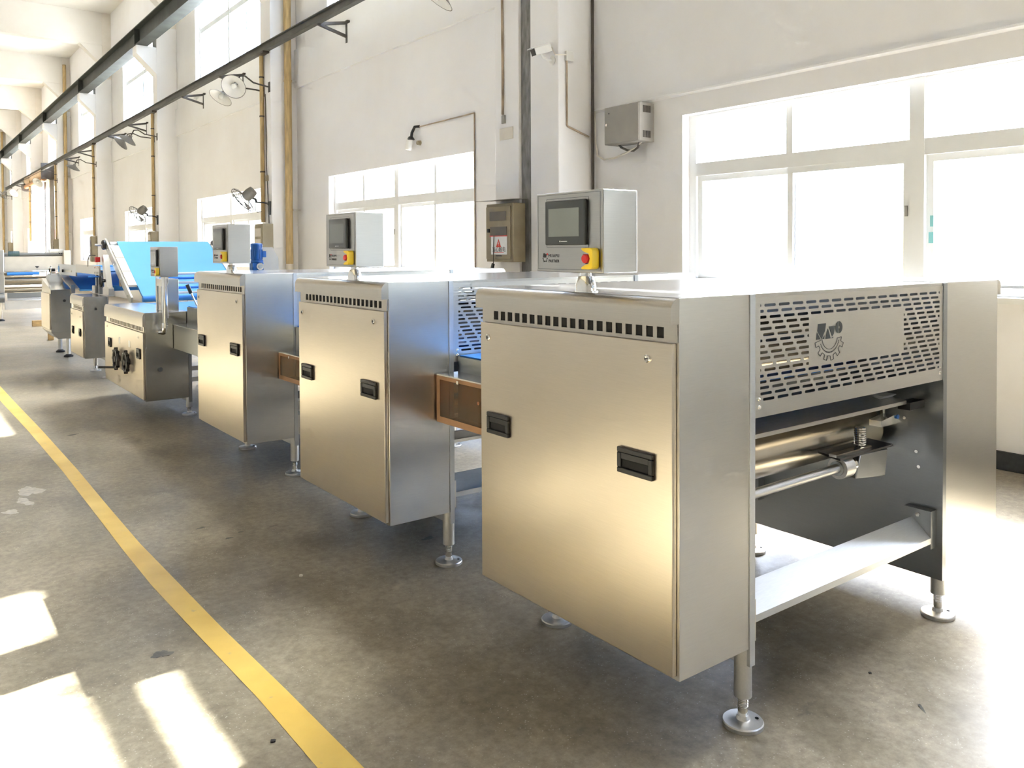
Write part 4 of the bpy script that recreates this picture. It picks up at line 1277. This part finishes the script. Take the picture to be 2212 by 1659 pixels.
cable('looped_cable', [(4.05, 4.36, 2.53), (4.06, 4.34, 2.50), (4.08, 4.27, 2.465), (4.08, 4.19, 2.455), (4.07, 4.12, 2.48), (4.06, 4.09, 2.53)], .012, 'cable_dark', 'dark cables looping under the grey wall cabinet')
cable('looped_cable', [(4.13, 4.80, 2.95), (4.13, 4.79, 2.60), (4.13, 4.76, 2.46), (4.12, 4.65, 2.41), (4.10, 4.48, 2.41), (4.08, 4.30, 2.44), (4.07, 4.15, 2.48), (4.06, 4.06, 2.53)], .010, 'cable_white', 'pale cable sagging from the column to the grey wall cabinet')
tag(MB().cyl((4.10, 4.80, 0.0), (4.10, 4.80, 8.2), .016, n=12).build('wall_pipe', 'bracket_paint'), 'slim dark pipe standing in the corner by the security camera column', 'pipe')

# security camera ------------------------------------------------------------------
t = thing('security_camera', 'white security camera on a short arm on the near column', 'camera', (XF, 4.93, 3.42))
MB().lathe([(.045, 0), (.045, .008), (.03, .016), (.0001, .016)], (-.001, .0, 0), (-1, 0, 0), 20).build('wall_plate', 'nylon_white', t)
MB().tube([(-.01, 0, 0), (-.06, .005, .0), (-.12, .01, .02), (-.16, .02, .06)], .012, n=12).build('arm', 'nylon_white', t)
MB().lathe([(.02, -.02), (.024, 0), (.02, .02)], (-.16, .02, .06), (0, 0, 1), 14).build('ball_joint', 'grey_box', t)
dv = Vector((-.85, .12, -.30)).normalized()
c0 = Vector((-.13, .02, .09))
bd = MB().bar(c0 - dv * .10, c0 + dv * .10, .085, .08).build('camera_body', 'nylon_white', t, bevel=.008)
MB().bar(c0 - dv * .11 + Vector((0, 0, .046)), c0 + dv * .15 + Vector((0, 0, .046)), .10, .008).build('sun_shield', 'nylon_white', bd)
MB().bar(c0 + dv * .1005, c0 + dv * .107, .075, .068).build('lens_window', 'black_plastic', bd, label='black lens window')
MB().tube([c0 - dv * .10, c0 - dv * .13, (-.03, -.08, .04), (.04, -.10, .045), (.09, -.115, .05)], .007, n=8).build('camera_cable', 'cable_white', t)
t = thing('junction_box', 'small white junction box on the side of the camera column', 'junction box', (3.80, 4.84, 3.46))
box(-.05, .05, -.03, -.001, -.05, .05).build('case', 'nylon_white', t, bevel=.005)
MB().tube([(-.03, -.012, -.05), (-.03, -.012, -.70), (-.02, -.012, -.715), (.27, -.012, -.80)], .010, n=8).build('conduit', 'conduit_rust', t)

# wall lamp with its conduit beyond the joint
t = thing('emergency_lamp', 'small white wall lamp on a dark bent arm above the second window', 'lamp', (XW, 8.45, 3.0))
MB().tube([(-.01, -.06, .21), (-.06, -.01, .205), (-.07, .05, .13), (-.07, .07, .06)], .020, n=12).build('bent_arm', 'black_plastic', t)
MB().lathe([(.05, 0), (.055, .01), (.03, .05)], (-.07, .08, .03), (0, 0, 1), 16).build('lamp_collar', 'black_plastic', t)
MB().lathe([(.035, -.13), (.045, -.12), (.05, -.02), (.045, .03)], (-.08, .10, .02), (0, -.3, 1), 16).build('lamp_glass', 'nylon_white', t)
MB().lathe([(.035, 0), (.03, .05)], (0, -.06, -.02), (-1, 0, 0), 14).build('wall_mount', 'khaki_box', t)
tag(MB().tube([(XW - .012, 8.38, 3.205), (XW - .012, 7.04, 3.215), (XW - .012, 7.04, 3.2), (XW - .012, 7.04, 1.1)], .009, n=8).build('conduit', 'conduit_rust'),
    'thin rusty conduit framing the second window corner', 'conduit')
tag(MB().tube([(XF - .012, 5.78, 4.3), (XF - .012, 5.775, 3.4), (XF - .012, 5.78, 2.98)], .014, n=8).build('conduit', 'conduit_rust'), 'short rusty conduit on the column left of the grey joint', 'conduit')
tag(box(XF - .016, XF - .001, 5.735, 5.80, 2.88, 2.97).build('wall_socket', 'grey_box', bevel=.003), 'tiny grey switch plate under the short rusty conduit', 'switch')
tag(box(XF - .006, XF - .001, 5.60, 5.85, 2.70, 2.83).build('blanking_plate', 'cable_white', bevel=.002), 'stained rectangular blanking plate on the column by the grey joint', 'plate')

# enamel yard lamps on goosenecks ---------------------------------------------------
def yard_lamp(y, z, label, tilt, dy):
    t = thing('yard_lamp', label, 'lamp', (XF, y, z), group='enamel shade lamps on the columns')
    MB().bar((-.002, 0, -.09), (-.002, 0, .09), .09, .012, (1, 0, 0)).build('wall_plate', 'bracket_paint', t)
    tip = Vector((-.62, dy, -.02))
    MB().tube([(0, 0, 0), (-.14, 0, .02), (-.30, dy * .3, .04), (-.46, dy * .7, .13), (-.56, dy * .92, .11), tip], .014, n=10).build('gooseneck', 'bracket_paint', t)
    ax = Vector(tilt).normalized()
    prof = [(.035, 0), (.045, .05), (.10, .085), (.21, .15), (.215, .155)]
    s = MB().lathe(prof, tip, ax, 32, caps=False).build('shade', 'lamp_enamel', t, label='grey enamel shade')
    MB().lathe([(.030, .004), (.040, .052), (.095, .089), (.205, .153)], tip, ax, 32, caps=False).build('shade_lining', 'lamp_inner', s, label='white inside of the shade')
    MB().lathe([(.022, .02), (.024, .07), (.045, .11), (.048, .14), (.03, .175), (.0001, .185)], tip, ax, 18).build('bulb', 'bulb_glass', s)
yard_lamp(12.78, 4.40, 'upper enamel lamp at the second column, white lining towards the camera', (-.55, -.62, -.55), -.10)
yard_lamp(13.06, 4.36, 'lower enamel lamp at the second column, half hidden by its pair', (-.55, -.15, -.82), .25)
yard_lamp(20.5, 4.38, 'enamel lamp at the third column, tilted outward', (-.45, .45, -.78), -.05)
yard_lamp(20.80, 4.36, 'enamel lamp behind its pair at the third column', (-.6, .5, -.6), .30)
yard_lamp(28.2, 4.34, 'enamel lamp at the fourth column, dark side to the camera', (-.35, .35, -.87), .0)
yard_lamp(36.0, 4.35, 'enamel lamp in front of the roller shutter drum', (-.6, -.5, -.6), .0)
yard_lamp(43.7, 4.34, 'enamel lamp at the sixth column beyond the roller shutter', (-.6, -.55, -.5), .0)
yard_lamp(5.65, 4.35, 'enamel lamp at the top edge of the picture near the grey joint', (-.5, .3, -.8), .35)

# wall fans --------------------------------------------------------------------------
def wall_fan(y, z, label, cage=True):
    t = thing('wall_fan', label, 'fan', (XF, y, z), group='black wall fans on the columns')
    MB().prism([(-.05, .10), (.05, .10), (.03, -.14), (-.03, -.14)], 'x', -.03, -.002).build('wall_plate', 'black_plastic', t)
    MB().tube([(-.02, 0, .03), (-.06, 0, .06), (-.12, 0, .075), (-.24, .02, .075)], .014, n=10).build('arm', 'black_plastic', t)
    MB().tube([(-.24, .02, .07), (-.26, .02, .13), (-.31, .03, .15)], .020, n=10).build('yoke', 'black_plastic', t)
    ax = Vector((-.50, .45, -.55)).normalized(); hc = Vector((-.38, .06, .20))
    MB().lathe([(.0001, -.14), (.085, -.13), (.10, -.05), (.095, .05), (.06, .08), (.0001, .08)], hc, ax, 24).build('motor_housing', 'lamp_enamel', t)
    a = ax.orthogonal().normalized(); b = ax.cross(a); fc = hc + ax * .13
    for k in range(3):
        q = 2 * math.pi * k / 3
        d0 = math.cos(q) * a + math.sin(q) * b; d1 = math.cos(q + .55) * a + math.sin(q + .55) * b
        v = [fc + d0 * .03, fc + d1 * .03, fc + d1 * .21 + ax * .03, fc + d0 * .21 - ax * .01]
        m = MB(); m.hexa(v, [p + ax * .003 for p in v]); m.build('blade', 'grey_box', t)
    if cage:
        g = MB().torus(fc, ax, .25, .006, n=40, k=6).build('cage_ring', 'black_plastic', t)
        for k in range(20):
            q = 2 * math.pi * k / 20; d0 = math.cos(q) * a + math.sin(q) * b
            MB().tube([fc + ax * .07 + d0 * .02, fc + ax * .065 + d0 * .14, fc + ax * .03 + d0 * .235, fc + d0 * .25, fc - ax * .03 + d0 * .235, fc - ax * .06 + d0 * .10], .0028, n=5).build('cage_wire', 'black_plastic', g)
        MB().torus(fc + ax * .062, ax, .15, .003, n=32, k=5).build('cage_hoop', 'black_plastic', g)
    MB().tube([(-.26, .02, .10), (-.28, -.02, -.07), (-.22, .04, -.10), (-.14, .06, -.08)], .006, n=6).build('pull_cord', 'black_plastic', t)
wall_fan(12.80, 2.27, 'black caged wall fan on the second column above the khaki box')
wall_fan(20.52, 2.30, 'black wall fan on the third column above the blue inclined belt')
wall_fan(51.4, 4.5, 'distant wall fan near the far end of the rail')
cable('fan_lead', [(XF - .012, 12.95, 4.30), (XF - .012, 12.93, 3.0), (XF - .012, 12.90, 2.75), (XF - .014, 12.86, 2.3), (XF - .014, 12.84, 1.98)], .008, 'cable_dark', 'dark lead hanging down the second column to the khaki box')
tag(box(XF - .03, XF - .001, 12.86, 12.95, 2.74, 2.84).build('junction_plate', 'khaki_box', bevel=.004), 'small beige junction plate on the second column above the fan', 'junction box')

# roller shutter doorway far along the wall --------------------------------------------
d = thing('door_1', 'tall roller shutter doorway standing open to daylight', None, (0, 0, 0), kind='structure')
box(3.95, 4.13, DOOR_Y[0] - .1, DOOR_Y[0], 0, 4.8).build('guide_rail', 'grey_box', d); box(3.95, 4.13, DOOR_Y[1], DOOR_Y[1] + .1, 0, 4.8).build('guide_rail', 'grey_box', d)
MB().cyl((3.85, DOOR_Y[0] - .2, 5.02), (3.85, DOOR_Y[1] + .3, 5.02), .26, n=32).build('shutter_roll', 'ochre_roll', d)
MB().cyl((3.70, DOOR_Y[0] - .3, 4.72), (3.70, DOOR_Y[1] + .5, 4.72), .11, n=24).build('drive_tube', 'shutter_orange', d)
MB().cyl((3.70, DOOR_Y[1] + .4, 4.72), (3.70, DOOR_Y[1] + .6, 4.72), .20, n=24).build('drum_end', 'bracket_paint', d)
box(3.75, 4.1, DOOR_Y[1] + .3, DOOR_Y[1] + .45, 4.6, 5.3).build('end_bracket', 'bracket_paint', d); box(3.6, 4.1, DOOR_Y[0] - .35, DOOR_Y[0] - .2, 4.7, 5.4).build('end_bracket', 'bracket_paint', d)
for y in (DOOR_Y[0] + 1.6, DOOR_Y[0] + 3.9):
    MB().cyl((4.0, y, 0), (4.0, y, 4.7), .035, n=10).build('guide_pole', 'bracket_paint', d)
b = thing('yard_barrier', 'red-painted barrier standing outside the open doorway', 'barrier', (4.9, 41, 0))
for z in (1.25, 2.6): box(0, .06, -1, 5, z, z + .16).build('rail', 'brick_red', b)
for y in (-.8, 2, 4.8): box(0, .06, y, y + .08, 0, 2.8).build('post', 'brick_red', b)

# debris on the floor ---------------------------------------------------------------------
def chip(x, y, s, label, mat='black_plastic'):
    m = MB(); random.seed(int(x * 1000 + y * 77))
    k = 7; base = [(x + s * random.uniform(.6, 1) * math.cos(6.283 * i / k), y + s * random.uniform(.5, 1) * math.sin(6.283 * i / k)) for i in range(k)]
    m.prism(base, 'z', .0005, s * .45)
    tag(m.build('floor_scrap', mat), label, 'scrap', 'scraps of dirt on the floor')
chip(-.875, .84, .010, 'small black scrap on the floor beside the yellow line')
chip(.935, -.047, .007, 'dark scrap on the floor by the front foot of the nearest machine')
chip(-.30, 2.0, .012, 'pale chip on the floor below the second machine', 'cable_white')

# stains and scuffs with shapes of their own --------------------------------------------------
plain('floor_scuff', (0.52, 0.48, 0.41), 0.6, noise=0.2, scale=30)
plain('floor_stain', (0.10, 0.092, 0.075), 0.5, noise=0.35, scale=25)
def mark(x, y, rx, ry, mat, label, rot=0.0, seed=1, n=26):
    random.seed(seed); m = MB(); vs = [(x, y, .0012)]
    ph = [random.uniform(0, 6.28) for _ in range(5)]
    for i in range(n):
        a = 2 * math.pi * i / n
        k = 1 + .22 * math.sin(2 * a + ph[0]) + .16 * math.sin(3 * a + ph[1]) + .12 * math.sin(5 * a + ph[2]) + .10 * math.sin(9 * a + ph[3])
        u, v = rx * k * math.cos(a), ry * k * math.sin(a)
        vs.append((x + u * math.cos(rot) - v * math.sin(rot), y + u * math.sin(rot) + v * math.cos(rot), .0010))
    m.add(vs, [(0, 1 + i, 1 + (i + 1) % n) for i in range(n)])
    tag(m.build('floor_marking', mat), label, kind='structure')
mark(-1.105, 4.31, .055, .13, 'floor_scuff', 'pale scuffed patch on the concrete left of the yellow line', .2, 3)
mark(-1.16, 4.08, .035, .09, 'floor_scuff', 'smaller pale scuff below the larger one left of the yellow line', .1, 5)
mark(-1.25, 3.90, .03, .06, 'floor_scuff', 'faint pale scuff at the left picture edge', .4, 8)
mark(-.40, 2.70, .018, .012, 'floor_stain', 'small dark oil spot in front of the gap after the second machine', .3, 11)
mark(-.32, 2.755, .012, .010, 'floor_stain', 'tiny dark oil spot beside the larger one', .3, 12)
mark(.416, 2.064, .030, .022, 'floor_stain', 'dark round oil spot under the second machine', 0, 14)
mark(-1.0, 1.62, .03, .03, 'floor_stain', 'dark smudge between the sunlight patches and the yellow line', .5, 17)
mark(-.47, 2.95, .03, .010, 'floor_stain', 'dark scrape on the floor between the second and third machines', .3, 19)
mark(.86, -.264, .022, .006, 'floor_stain', 'dark scrape on the floor right of the nearest foot', .8, 21)
mark(-.62, 5.9, .05, .02, 'floor_stain', 'dark streak on the floor near the low machine', .2, 23)
